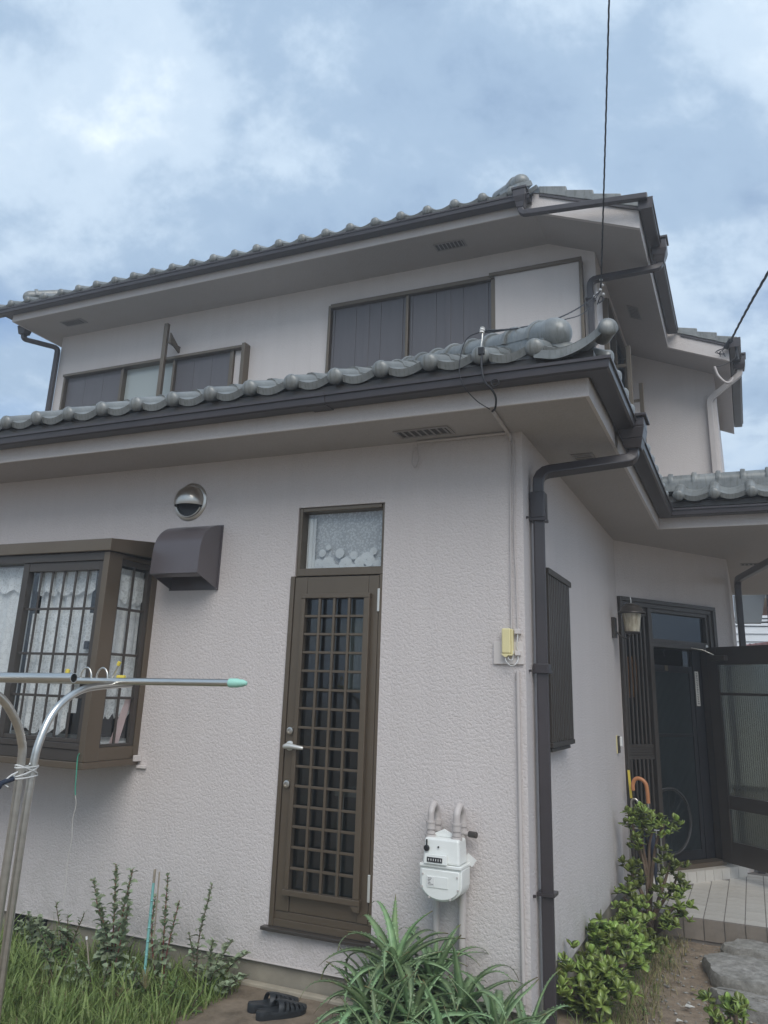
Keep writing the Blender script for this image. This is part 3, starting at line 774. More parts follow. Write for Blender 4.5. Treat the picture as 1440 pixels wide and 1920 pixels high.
# porch roof on the right: eave tiles and a ridge along X
porch_roof = build('porch_roof', MB().hexa([(0.5, 2.93, 3.175), (2.6, 2.93, 3.175), (2.6, 3.5, 3.40), (0.3, 3.5, 3.40), (0.5, 2.93, 3.185), (2.6, 2.93, 3.185), (2.6, 3.5, 3.42), (0.3, 3.5, 3.42)]), 'dark_bronze', house, smooth=0)
build('roof_slab', MB().hexa([(0.05, 3.5, 3.40), (2.6, 3.5, 3.40), (2.6, 5.3, 3.10), (0.05, 5.3, 3.10), (0.05, 3.5, 3.42), (2.6, 3.5, 3.42), (2.6, 5.3, 3.15), (0.05, 5.3, 3.15)]), 'dark_bronze', porch_roof, smooth=0)
for k in range(6):
    x = 0.915 - 0.045 + PIT * (k - 1)
    inst('eave_tile', T_EAVE, Matrix.Translation((x, 2.85, 3.238)) @ RX_, porch_roof)
    inst('roof_tile', T_ROOF, Matrix.Translation((x, 3.02, 3.30)) @ RX_, porch_roof)
    inst('roof_tile', T_ROOF, Matrix.Translation((x, 3.13, 3.35)) @ RX_, porch_roof)
build('ridge_bedding', MB().box(0.40, 2.6, 3.20, 3.40, 3.36, 3.435), 'tile', porch_roof, smooth=0)
for k in range(10):
    x = 0.33 + 0.2 * k
    ridge_tile((x, 3.30, 3.448), (x + 0.21, 3.30, 3.448), 0.078, 'ridge_tile', porch_roof)

# ---- side gutter hopper and down pipe
def rainpipe(pts, r=0.036, name='downspout', parent=house):
    o = build(name, MB().tube(pts, r * 1.2, 4, True, False, math.pi / 4), 'gutter', parent, smooth=0, bevel=0.008)
    return o
def bend(a, b, c, d=0.05, n=4):
    a, b, c = Vector(a), Vector(b), Vector(c); p = b + (a - b).normalized() * d; q = b + (c - b).normalized() * d
    return [tuple(p.lerp(b, t).lerp(b.lerp(q, t), t)) for t in [i / n for i in range(n + 1)]]
hop = MB()
hc = (0.545, 0.47)
for (w0, d0, z0, w1, d1, z1) in ((0.060, 0.070, 3.010, 0.075, 0.085, 3.075), (0.075, 0.085, 3.0755, 0.075, 0.085, 3.130), (0.092, 0.10, 3.1305, 0.092, 0.10, 3.150), (0.046, 0.046, 2.955, 0.060, 0.070, 3.0095)):
    hop.hexa([(hc[0] - w0, hc[1] - d0, z0), (hc[0] + w0, hc[1] - d0, z0), (hc[0] + w0, hc[1] + d0, z0), (hc[0] - w0, hc[1] + d0, z0), (hc[0] - w1, hc[1] - d1, z1), (hc[0] + w1, hc[1] - d1, z1), (hc[0] + w1, hc[1] + d1, z1), (hc[0] - w1, hc[1] + d1, z1)])
build('rain_hopper', hop, 'gutter', house, smooth=0, bevel=0.005)
p0, p1, p2, p3 = (0.545, 0.47, 2.97), (0.545, 0.47, 2.90), (0.048, 0.165, 2.775), (0.048, 0.165, -0.12)
ds = rainpipe([p0] + bend(p0, p1, p2, 0.05) + bend(p1, p2, p3, 0.07) + [p3])
for z in (2.50, 1.68, 0.62):
    build('pipe_bracket', MB().box(0.005, 0.092, 0.120, 0.210, z - 0.008, z + 0.008).box(-0.01, 0.012, 0.06, 0.075, z - 0.006, z + 0.006), 'gutter', ds, smooth=0)
for z0, z1 in ((2.50, 2.66), (1.66, 1.72)):
    build('pipe_socket', MB().box(0.0065, 0.0895, 0.1235, 0.2065, z0 + 0.009, z1), 'gutter', ds, smooth=0, bevel=0.006)
# porch down pipe at the far right
q0, q1, q2 = (1.34, 3.05, 2.71), (1.02, 4.72, 2.765), (1.00, 4.72, 0.0)
rainpipe([q0] + bend(q0, q1, q2, 0.10) + [q2], 0.034)
# ---- upper eaves
UZ = 5.91
us = MB()
us.prism([(-7.14, 2.28, UZ), (-0.42, 2.28, UZ), (-0.42, 3.0, UZ), (-7.14, 3.0, UZ)], (0, 0, 0.02))
us.prism([(-7.14, 3.0, UZ), (-6.87, 3.0, UZ), (-6.87, 6.5, UZ), (-7.14, 6.5, UZ)], (0, 0, 0.02))
# side soffit follows the roof slope down to the right
RS = 0.416
def rz(x): return UZ - RS * (x + 0.42)
us.hexa([(-0.42, 2.28, rz(-0.42)), (0.505, 2.28, rz(0.505)), (0.505, 4.95, rz(0.505)), (-0.42, 4.95, rz(-0.42)), (-0.42, 2.28, rz(-0.42) + 0.02), (0.505, 2.28, rz(0.505) + 0.02), (0.505, 4.95, rz(0.505) + 0.02), (-0.42, 4.95, rz(-0.42) + 0.02)])
us.hexa([(-0.1, 4.95, rz(-0.1)), (1.146, 4.95, rz(1.146)), (1.146, 7.75, rz(1.146)), (-0.1, 7.75, rz(-0.1)), (-0.1, 4.95, rz(-0.1) + 0.02), (1.146, 4.95, rz(1.146) + 0.02), (1.146, 7.75, rz(1.146) + 0.02), (-0.1, 7.75, rz(-0.1) + 0.02)])
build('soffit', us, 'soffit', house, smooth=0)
fb = MB()
fb.sweep([(-7.14, 6.5), (-7.14, 2.28), (-0.42, 2.28)], [(-0.04, UZ + 0.021), (-0.04, 6.08), (0.003, 6.08), (0.003, UZ - 0.003), (-0.012, UZ - 0.003)])
build('fascia', fb, 'stucco_fine', house, smooth=0)
rk = MB()
def rake(mb, x0, x1, y, h):
    mb.hexa([(x0, y - 0.001, rz(x0) - 0.003), (x1, y - 0.001, rz(x1) - 0.003), (x1, y + 0.04, rz(x1) - 0.003), (x0, y + 0.04, rz(x0) - 0.003), (x0, y - 0.001, rz(x0) + h), (x1, y - 0.001, rz(x1) + h), (x1, y + 0.04, rz(x1) + h), (x0, y + 0.04, rz(x0) + h)])
rake(rk, -0.419, 0.508, 2.28, 0.195)
build('gable_board', rk, 'stucco_fine', house, smooth=0)
rk = MB(); rake(rk, 0.50, 1.15, 4.95, 0.20)
build('gable_board', rk, 'stucco_fine', house, smooth=0)
# right eave fascias (run back along Y)
zr1, zr2 = rz(0.505), rz(1.146)
build('fascia', MB().sweep([(0.508, 2.281), (0.508, 4.95)], [(-0.04, zr1 + 0.022), (-0.04, zr1 + 0.24), (0.003, zr1 + 0.24), (0.003, zr1 - 0.003)]), 'stucco_fine', house, smooth=0)
build('fascia', MB().sweep([(1.149, 4.951), (1.149, 7.75)], [(-0.04, zr2 + 0.022), (-0.04, zr2 + 0.24), (0.003, zr2 + 0.24), (0.003, zr2 - 0.003)]), 'stucco_fine', house, smooth=0)
def gprof(dz): return [(o, z - 3.044 + dz) for o, z in GP]
build('gutter', MB().sweep([(-7.55, 2.28), (-0.43, 2.28)], gprof(5.965)), 'gutter', house, smooth=25)
build('gutter', MB().sweep([(0.508, 2.19), (0.508, 4.93)], gprof(zr1 + 0.125)), 'gutter', house, smooth=25)
build('gutter', MB().sweep([(1.149, 4.86), (1.149, 7.9)], gprof(zr2 + 0.125)), 'gutter', house, smooth=25)
for (x0, y0, z0) in ((0.508, 2.186, zr1 + 0.125), (1.149, 4.856, zr2 + 0.125)):
    build('gutter_end', MB().hexa([(x0 + 0.010, y0, z0 - 0.003), (x0 + 0.125, y0, z0 - 0.003), (x0 + 0.125, y0 + 0.012, z0 - 0.003), (x0 + 0.010, y0 + 0.012, z0 - 0.003), (x0 + 0.010, y0, z0 + 0.105), (x0 + 0.135, y0, z0 + 0.105), (x0 + 0.135, y0 + 0.012, z0 + 0.105), (x0 + 0.010, y0 + 0.012, z0 + 0.105)]), 'gutter', house, smooth=0)
# upper roof body and tiles
upper_roof = build('upper_roof', MB().hexa([(-7.2, 2.26, 6.10), (-0.45, 2.26, 6.10), (-3.2, 5.0, 7.19), (-5.0, 5.0, 7.19), (-7.2, 2.26, 6.115), (-0.45, 2.26, 6.115), (-3.2, 5.0, 7.21), (-5.0, 5.0, 7.21)]), 'dark_bronze', house, smooth=0)
build('roof_slab', MB().hexa([(-0.42, 2.285, rz(-0.42) + 0.196), (0.50, 2.285, rz(0.50) + 0.165), (0.50, 4.95, rz(0.50) + 0.165), (-3.2, 5.0, 7.18), (-0.42, 2.285, rz(-0.42) + 0.21), (0.50, 2.285, rz(0.50) + 0.18), (0.50, 4.95, rz(0.50) + 0.18), (-3.2, 5.0, 7.2)]), 'dark_bronze', upper_roof, smooth=0)
build('roof_slab', MB().hexa([(0.0, 4.96, rz(0.0) + 0.19), (1.14, 4.96, rz(1.14) + 0.17), (1.14, 7.8, rz(1.14) + 0.17), (0.0, 7.8, rz(0.0) + 0.19), (0.0, 4.96, rz(0.0) + 0.205), (1.14, 4.96, rz(1.14) + 0.185), (1.14, 7.8, rz(1.14) + 0.185), (0.0, 7.8, rz(0.0) + 0.205)]), 'dark_bronze', upper_roof, smooth=0)
for k in range(25):
    x = -0.607 - PIT * k
    if x < -7.6: break
    inst('eave_tile', T_EAVE, Matrix.Translation((x - 0.045, 2.195 + random.uniform(-0.003, 0.003), 6.118 + random.uniform(-0.002, 0.002))) @ RX_, upper_roof)
# hip end tiles
ridge_tile((-0.405, 2.20, 6.255), (-0.66, 2.46, 6.335), 0.085, 'ridge_end_tile', upper_roof, dome=True)
ridge_tile((-0.60, 2.40, 6.31), (-0.86, 2.66, 6.40), 0.078, 'ridge_tile', upper_roof)
build('ridge_bedding', MB().hexa([(-0.56, 2.185, 6.135), (-0.40, 2.185, 6.135), (-0.60, 2.52, 6.27), (-0.80, 2.46, 6.27), (-0.55, 2.20, 6.20), (-0.42, 2.20, 6.20), (-0.62, 2.52, 6.33), (-0.79, 2.46, 6.33)]), 'tile', upper_roof, smooth=0)
ridge_tile((-7.13, 2.215, 6.215), (-6.90, 2.46, 6.31), 0.080, 'ridge_end_tile', upper_roof, dome=True)
ridge_tile((-6.95, 2.40, 6.29), (-6.70, 2.66, 6.39), 0.076, 'ridge_tile', upper_roof)
# verge tiles stepping down the two gable boards
def verge(x0, x1, y, h, n):
    st = (x1 - x0) / n
    for i in range(n):
        a, b = x0 + st * i, x0 + st * (i + 1)
        za, zb = rz(a) + h, rz(b) + h
        mb = MB().hexa([(a, y - 0.022, za), (b + 0.012, y - 0.022, zb + 0.002), (b + 0.012, y + 0.30, zb + 0.002), (a, y + 0.30, za), (a, y - 0.022, za + 0.075), (b + 0.012, y - 0.022, zb + 0.112), (b + 0.012, y + 0.30, zb + 0.112), (a, y + 0.30, za + 0.075)])
        build('verge_tile', mb, 'tile', upper_roof, smooth=0, bevel=0.006)
verge(-0.36, 0.60, 2.28, 0.198, 4)
verge(0.42, 1.24, 4.95, 0.198, 4)
for xa, xb, ya, yb in ((-0.36, 0.52, 2.262, 2.279), (0.66, 1.15, 4.935, 4.949)):
    build('verge_strip', MB().hexa([(xa, ya, rz(xa) + 0.172), (xb, ya, rz(xb) + 0.172), (xb, yb, rz(xb) + 0.172), (xa, yb, rz(xa) + 0.172), (xa, ya, rz(xa) + 0.197), (xb, ya, rz(xb) + 0.197), (xb, yb, rz(xb) + 0.197), (xa, yb, rz(xa) + 0.197)]), 'gutter', house, smooth=0)
# front gutter hopper and the pipe that carries its water to the side gutter
hp = MB()
for (w0, d0, z0, w1, d1, z1) in ((0.045, 0.045, 5.955, 0.060, 0.062, 6.00), (0.060, 0.062, 6.0005, 0.060, 0.062, 6.075), (0.072, 0.072, 6.0755, 0.072, 0.072, 6.10), (0.034, 0.034, 5.90, 0.045, 0.045, 5.9545)):
    cx, cy = -0.515, 2.175
    hp.hexa([(cx - w0, cy - d0, z0), (cx + w0, cy - d0, z0), (cx + w0, cy + d0, z0), (cx - w0, cy + d0, z0), (cx - w1, cy - d1, z1), (cx + w1, cy - d1, z1), (cx + w1, cy + d1, z1), (cx - w1, cy + d1, z1)])
build('rain_hopper', hp, 'gutter', house, smooth=0, bevel=0.004)
a, b, c = (-0.515, 2.175, 5.91), (-0.515, 2.175, 5.845), (0.60, 2.16, 5.745)
rainpipe([a] + bend(a, b, c, 0.05) + [c], 0.033)
# upper right hopper, sloping pipe and wall pipe
hp = MB(); cx, cy, zb = 0.615, 2.98, zr1 + 0.125
for (w0, d0, z0, w1, d1, z1) in ((0.055, 0.06, zb - 0.06, 0.07, 0.075, zb - 0.004), (0.07, 0.075, zb - 0.0035, 0.07, 0.075, zb + 0.10), (0.085, 0.09, zb + 0.1005, 0.085, 0.09, zb + 0.125), (0.036, 0.036, zb - 0.12, 0.055, 0.06, zb - 0.0605)):
    hp.hexa([(cx - w0, cy - d0, z0), (cx + w0, cy - d0, z0), (cx + w0, cy + d0, z0), (cx - w0, cy + d0, z0), (cx - w1, cy - d1, z1), (cx + w1, cy - d1, z1), (cx + w1, cy + d1, z1), (cx - w1, cy + d1, z1)])
build('rain_hopper', hp, 'gutter', house, smooth=0, bevel=0.004)
a, b, c, d = (0.615, 2.98, zb - 0.10), (0.615, 2.98, zb - 0.16), (-0.02, 2.835, 5.40), (-0.02, 2.835, 3.4)
rp = rainpipe([a] + bend(a, b, c, 0.05) + bend(b, c, d, 0.07) + [d], 0.034)
for z in (5.2, 4.6): build('pipe_bracket', MB().box(-0.064, 0.024, 2.792, 2.879, z - 0.007, z + 0.007), 'gutter', rp, smooth=0)
# rear right hopper + pipe on the rear wall
hp = MB(); cx, cy, zb = 1.255, 5.45, zr2 + 0.125
for (w0, d0, z0, w1, d1, z1) in ((0.05, 0.06, zb - 0.06, 0.065, 0.075, zb - 0.004), (0.065, 0.075, zb - 0.0035, 0.065, 0.075, zb + 0.10), (0.08, 0.09, zb + 0.1005, 0.08, 0.09, zb + 0.125)):
    hp.hexa([(cx - w0, cy - d0, z0), (cx + w0, cy - d0, z0), (cx + w0, cy + d0, z0), (cx - w0, cy + d0, z0), (cx - w1, cy - d1, z1), (cx + w1, cy - d1, z1), (cx + w1, cy + d1, z1), (cx - w1, cy + d1, z1)])
build('rain_hopper', hp, 'gutter', house, smooth=0, bevel=0.004)
a, b, c, d = (1.255, 5.45, zb - 0.05), (1.255, 5.45, zb - 0.11), (0.895, 5.455, 5.00), (0.895, 5.455, 3.3)
build('downspout', MB().tube([a] + bend(a, b, c, 0.04) + bend(b, c, d, 0.05) + [d], 0.036 * 1.2, 4, True, False, math.pi / 4), 'pipe_paint', house, smooth=0, bevel=0.006)
# upper left hopper + pipe
hp = MB(); cx, cy = -7.22, 2.55
hp.hexa([(cx - 0.05, cy - 0.05, 5.86), (cx + 0.05, cy - 0.05, 5.86), (cx + 0.05, cy + 0.05, 5.86), (cx - 0.05, cy + 0.05, 5.86), (cx - 0.07, cy - 0.07, 5.97), (cx + 0.07, cy - 0.07, 5.97), (cx + 0.07, cy + 0.07, 5.97), (cx - 0.07, cy + 0.07, 5.97)])
build('rain_hopper', hp, 'gutter', house, smooth=0, bevel=0.004)
a, b, c, d = (-7.22, 2.55, 5.87), (-7.22, 2.55, 5.80), (-6.885, 2.83, 5.74), (-6.885, 2.83, 3.6)
rainpipe([a] + bend(a, b, c, 0.05) + bend(b, c, d, 0.06) + [d], 0.034)
build('gutter', MB().sweep([(-7.14, 6.5), (-7.14, 2.17)], gprof(5.965)), 'gutter', house, smooth=25)
soffit_vent([(-1.50, 2.48, UZ), (-1.18, 2.48, UZ), (-1.18, 2.62, UZ), (-1.50, 2.62, UZ)])
soffit_vent([(-6.56, 2.50, UZ), (-6.22, 2.50, UZ), (-6.22, 2.64, UZ), (-6.56, 2.64, UZ)])
soffit_vent([(0.18, 4.0, rz(0.18)), (0.18, 4.3, rz(0.18)), (0.30, 4.3, rz(0.30)), (0.30, 4.0, rz(0.30))])

# ---- upper windows
def shutter_panel(fr, a0, a1, b, c0, c1, ribs, parent):
    o = build('shutter', MB(fr).box(a0, a1, b, b + 0.02, c0, c1), 'shutter', parent, smooth=0)
    w = (a1 - a0) / ribs
    for i in range(ribs):
        build('shutter_board', MB(fr).box(a0 + w * i + 0.005, a0 + w * (i + 1) - 0.005, b - 0.006, b - 0.0005, c0 + 0.012, c1 - 0.012), 'shutter', o, smooth=0, bevel=0.003)
    return o
uw = build('shuttered_window', MB(UFRONT).box(-2.86, -2.83, -0.045, 0.08, 4.3, 5.635).box(-2.83, -0.975, -0.055, 0.08, 5.60, 5.645).box(-1.935, -1.905, -0.035, 0.04, 4.3, 5.5995).box(-1.0, -0.955, -0.045, 0.08, 4.3, 5.5995), 'bronze', house, smooth=0, bevel=0.003)
for k in range(3):
    w = (1.935 - 0.975) / 3
for (a0, a1) in ((-2.825, -1.94), (-1.90, -1.005)):
    w = (a1 - a0) / 3
    for i in range(3):
        x0, x1 = a0 + w * i, a0 + w * (i + 1)
        p = MB(UFRONT).box(x0 + 0.0014, x1 - 0.0014, 0.0, 0.018, 4.3, 5.598)
        if i == 1: p.box(x0 + 0.10, x0 + 0.16, -0.008, -0.001, 4.3, 5.59)
        build('shutter_panel', p, 'shutter', uw, smooth=0, bevel=0.003)
    build('shutter_stile', MB(UFRONT).box(a1 - 0.055, a1 - 0.035, -0.012, -0.001, 4.3, 5.59).box(a0 + 0.02, a0 + 0.035, -0.012, -0.001, 4.3, 5.59), 'shutter', uw, smooth=0)
# stucco faced shutter box beside it
sb = build('shutter_box', MB(UFRONT).box(-0.953, -0.115, -0.055, -0.001, 4.3, 5.615), 'stucco_fine', house, smooth=0)
build('box_trim', MB(UFRONT).box(-1.01, -0.083, -0.085, -0.056, 5.617, 5.655).box(-0.113, -0.083, -0.085, -0.001, 4.3, 5.6165), 'bronze', sb, smooth=0, bevel=0.003)
# left upper window: two shutters with a glass part between
lw = build('shuttered_window', MB(UFRONT).box(-6.70, -6.67, -0.05, 0.08, 4.3, 5.295).box(-6.70, -3.93, -0.07, 0.08, 5.296, 5.33).box(-3.93, -3.885, -0.11, 0.08, 4.3, 5.33).box(-5.76, -5.72, -0.035, 0.04, 4.3, 5.2955).box(-4.96, -4.93, -0.035, 0.03, 4.3, 5.2955).box(-4.14, -4.09, -0.03, 0.03, 4.3, 5.2955), 'bronze', house, smooth=0, bevel=0.003)
for (a0, a1) in ((-6.665, -5.765), (-4.925, -4.145)):
    w = (a1 - a0) / 3
    for i in range(3): build('shutter_panel', MB(UFRONT).box(a0 + w * i + 0.0014, a0 + w * (i + 1) - 0.0014, 0.0, 0.018, 4.3, 5.294), 'shutter', lw, smooth=0, bevel=0.003)
build('pane', MB(UFRONT).box(-5.715, -4.965, 0.03, 0.036, 4.3, 5.294), 'obscure', lw, smooth=0)
build('side_panel', MB(UFRONT).box(-4.085, -3.935, 0.0, 0.02, 4.3, 5.294), 'stucco_fine', lw, smooth=0)
post = build('railing_post', MB(UFRONT).box(-5.0, -4.945, -0.22, -0.175, 4.2, 5.70), 'bronze', house, smooth=0, bevel=0.003)
build('post_arm', MB(UFRONT).box(-4.945, -4.90, -0.19, -0.001, 5.45, 5.47).hexa([(-4.925, -0.19, 5.47), (-4.905, -0.19, 5.47), (-4.905, -0.001, 5.39), (-4.925, -0.001, 5.39), (-4.925, -0.19, 5.58), (-4.905, -0.19, 5.58), (-4.905, -0.001, 5.44), (-4.925, -0.001, 5.44)]), 'bronze', post, smooth=0)
# upper side window (seen edge on) with its railing posts
sw = build('side_window', MB(USIDE).box(3.24, 3.28, -0.05, 0.08, 4.3, 5.40).box(3.28, 4.75, -0.06, 0.08, 5.36, 5.41).box(4.75, 4.79, -0.05, 0.08, 4.3, 5.36).box(4.0, 4.03, -0.02, 0.04, 4.3, 5.36), 'bronze', house, smooth=0, bevel=0.003)
build('pane', MB(USIDE).box(3.285, 4.745, 0.03, 0.036, 4.3, 5.355), 'smoke_glass', sw, smooth=0)
for a in (3.62, 4.70):
    post = build('railing_post', MB(USIDE).box(a, a + 0.045, -0.20, -0.155, 3.6, 5.02), 'bronze', house, smooth=0, bevel=0.003)
    build('post_arm', MB(USIDE).box(a + 0.01, a + 0.035, -0.155, -0.001, 4.80, 4.83), 'bronze', post, smooth=0)

# ---- kitchen door with fanlight
KD = FRONT
kd = build('kitchen_door', MB(KD).box(-1.432, -1.404, -0.012, 0.09, 0.318, 2.198)                      # left jamb
           .box(-1.411, -1.388, 0.012, 0.09, 2.199, 2.622).box(-0.852, -0.829, 0.02, 0.09, 2.236, 2.622).box(-1.387, -0.853, 0.012, 0.09, 2.598, 2.622)
           .box(-1.387, -0.829, 0.004, 0.09, 2.200, 2.246).box(-0.846, -0.829, -0.004, 0.09, 0.39, 2.198), 'bronze', house, smooth=0, bevel=0.003)
build('glass_pane', MB(KD).box(-1.387, -0.853, 0.060, 0.064, 2.247, 2.597), 'glass', kd, smooth=0)
leaf = MB(KD).box(-1.402, -1.318, -0.004, 0.035, 0.395, 2.192).box(-0.912, -0.848, -0.004, 0.035, 0.395, 2.192).box(-1.317, -0.913, -0.004, 0.035, 2.075, 2.192).box(-1.317, -0.913, 0.002, 0.030, 0.395, 0.50)
build('door_leaf', leaf, 'bronze', kd, smooth=0, bevel=0.003)
build('threshold', MB(KD).box(-1.432, -0.829, -0.006, 0.09, 0.319, 0.356).box(-1.425, -0.831, 0.002, 0.09, 0.3565, 0.393), 'bronze', kd, smooth=0, bevel=0.002)
build('sill', MB(KD).box(-1.463, -0.787, -0.045, 0.03, 0.300, 0.3175), 'dark_bronze', kd, smooth=0, bevel=0.003)
build('glass_pane', MB(KD).box(-1.317, -0.913, 0.012, 0.016, 0.501, 2.074), 'door_glass', kd, smooth=0)
la0, la1, lc0, lc1 = -1.338, -0.890, 0.480, 2.088
build('lattice_frame', MB(KD).box(la0, la0 + 0.026, -0.032, -0.005, lc0 + 0.03, lc1 - 0.026).box(la1 - 0.036, la1, -0.036, -0.005, lc0 + 0.03, lc1 - 0.026).box(la0, la1, -0.036, -0.005, lc1 - 0.0255, lc1).box(la0 - 0.006, la1 + 0.006, -0.040, -0.005, lc0, lc0 + 0.0295).hexa([(la1 - 0.03, -0.036, lc0 - 0.03), (la1 + 0.004, -0.036, lc0 - 0.03), (la1 + 0.004, -0.006, lc0 - 0.03), (la1 - 0.03, -0.006, lc0 - 0.01), (la1 - 0.05, -0.036, lc0 - 0.0005), (la1 + 0.004, -0.036, lc0 - 0.0005), (la1 + 0.004, -0.006, lc0 - 0.0005), (la1 - 0.05, -0.006, lc0 - 0.0005)]), 'bronze', kd, smooth=0, bevel=0.003)
ia0, ia1, ic0, ic1 = la0 + 0.026, la1 - 0.036, lc0 + 0.0295, lc1 - 0.0255
for i in range(1, 4):
    a = ia0 + (ia1 - ia0) * i / 4
    build('lattice_bar', MB(KD).box(a - 0.0075, a + 0.0075, -0.030, -0.008, ic0, ic1), 'bronze', kd, smooth=0, bevel=0.002)
for i in range(1, 15):
    c = ic0 + (ic1 - ic0) * i / 15
    build('lattice_bar', MB(KD).box(ia0, ia1, -0.026, -0.010, c - 0.007, c + 0.007), 'bronze', kd, smooth=0, bevel=0.002)
for z, r in ((1.316, 0.021), (1.033, 0.021)):
    build('lock_cylinder', MB().lathe([(r * 1.15, 0), (r * 1.15, 0.006), (r, 0.010), (r * 0.95, 0.020), (r * 0.55, 0.022), (r * 0.5, 0.019), (0, 0.019)], (-1.366, -0.0045, z), (0, -1, 0), 18), 'steel_brushed', kd, smooth=40)
build('door_handle', MB().lathe([(0.026, 0), (0.026, 0.010), (0.016, 0.014), (0.012, 0.045), (0, 0.046)], (-1.366, -0.0045, 1.235), (0, -1, 0), 18)
      .tube(bez([(-1.385, -0.048, 1.231), (-1.350, -0.052, 1.237), (-1.300, -0.050, 1.232), (-1.262, -0.044, 1.228)], 5), [0.010, 0.013, 0.014, 0.0145, 0.0145, 0.014, 0.014, 0.0135, 0.013, 0.0125, 0.012, 0.0115, 0.011, 0.0105, 0.010, 0.008], 12), 'silver_paint', kd, smooth=50)
for z0, z1 in ((1.985, 2.115), (0.50, 0.63)):
    build('hinge', MB(KD).box(-0.852, -0.838, -0.014, -0.0045, z0, z1), 'silver_paint', kd, smooth=0, bevel=0.003)

# ---- bay window
BY, BX = -0.47, -2.447        # front plane, right side plane
bay = build('bay_window', MB()
    .hexa([(-4.4, BY - 0.025, 2.315), (BX + 0.022, BY - 0.025, 2.315), (BX + 0.022, -0.001, 2.33), (-4.4, -0.001, 2.33), (-4.4, BY - 0.025, 2.390), (BX + 0.022, BY - 0.025, 2.390), (BX + 0.022, -0.001, 2.445), (-4.4, -0.001, 2.445)])
    , 'bronze', house, smooth=0, bevel=0.004)
build('bay_base', MB().box(-4.4, BX + 0.004, BY - 0.004, -0.001, 1.062, 1.10), 'bronze', bay, smooth=0, bevel=0.004)
build('corner_post', MB().box(BX - 0.045, BX, BY, BY + 0.118, 1.1005, 2.314), 'bronze', bay, smooth=0, bevel=0.004)
build('wall_post', MB().box(BX - 0.05, BX - 0.004, -0.05, -0.001, 1.1005, 2.314), 'bronze', bay, smooth=0, bevel=0.003)
for z0, z1 in ((1.1005, 1.175), (2.285, 2.314)):
    build('side_rail', MB().box(BX - 0.045, BX - 0.006, BY + 0.119, -0.051, z0, z1), 'bronze', bay, smooth=0, bevel=0.003)
build('sash_frame', MB().box(BX - 0.040, BX - 0.012, BY + 0.119, BY + 0.135, 1.176, 2.284).box(BX - 0.040, BX - 0.012, -0.085, -0.051, 1.176, 2.284).box(BX - 0.040, BX - 0.012, BY + 0.136, -0.086, 1.176, 1.192).box(BX - 0.040, BX - 0.012, BY + 0.136, -0.086, 2.250, 2.284), 'dark_bronze', bay, smooth=0, bevel=0.002)
ym = (BY + 0.135 - 0.085) / 2
build('lattice_bar', MB().box(BX - 0.030, BX - 0.020, ym - 0.008, ym + 0.008, 1.193, 2.2495), 'dark_bronze', bay, smooth=0, bevel=0.002)
for z in (1.455, 1.71, 1.985): build('lattice_bar', MB().box(BX - 0.028, BX - 0.021, BY + 0.137, -0.087, z - 0.008, z + 0.008), 'dark_bronze', bay, smooth=0, bevel=0.002)
build('pane', MB().box(BX - 0.036, BX - 0.033, BY + 0.136, -0.086, 1.193, 2.249), 'glass', bay, smooth=0)
# front: rails, left sash, right sash with bars
x1 = BX - 0.046
for yo, z0, z1 in ((0.002, 2.262, 2.314), (0.004, 1.165, 1.20), (0.012, 1.1005, 1.1645)):
    build('front_rail', MB().box(-4.4, x1, BY + yo, BY + 0.09, z0, z1), 'dark_bronze', bay, smooth=0, bevel=0.003)
build('sash_frame', MB().box(-3.165, -3.115, BY + 0.012, BY + 0.06, 1.2005, 2.2615).box(x1 - 0.035, x1, BY + 0.012, BY + 0.05, 1.2005, 2.2615).box(-3.114, x1 - 0.036, BY + 0.014, BY + 0.05, 2.205, 2.2615).box(-3.114, x1 - 0.036, BY + 0.014, BY + 0.05, 1.2005, 1.225), 'dark_bronze', bay, smooth=0, bevel=0.003)
fx0, fx1 = -3.114, x1 - 0.036
for i in range(1, 6):
    a = fx0 + (fx1 - fx0) * i / 6
    build('lattice_bar', MB().box(a - 0.0075, a + 0.0075, BY + 0.026, BY + 0.034, 1.2255, 2.2045), 'dark_bronze', bay, smooth=0, bevel=0.002)
for z in (1.455, 1.70, 1.972): build('lattice_bar', MB().box(fx0, fx1, BY + 0.027, BY + 0.033, z - 0.0075, z + 0.0075), 'dark_bronze', bay, smooth=0, bevel=0.002)
build('pane', MB().box(fx0, fx1, BY + 0.040, BY + 0.043, 1.2255, 2.2045), 'glass', bay, smooth=0)
build('pane', MB().box(-4.38, -3.166, BY + 0.055, BY + 0.058, 1.2005, 2.2615), 'glass', bay, smooth=0)
build('sash_latch', MB().box(fx1 - 0.075, fx1 - 0.045, BY + 0.044, BY + 0.075, 1.73, 1.78), 'black', bay, smooth=0, bevel=0.006)
build('base_tab', MB().box(BX + 0.005, BX + 0.028, -0.055, -0.002, 1.085, 1.12).box(BX + 0.005, BX + 0.075, -0.02, -0.002, 1.045, 1.062), 'trim', bay, smooth=0, bevel=0.002)

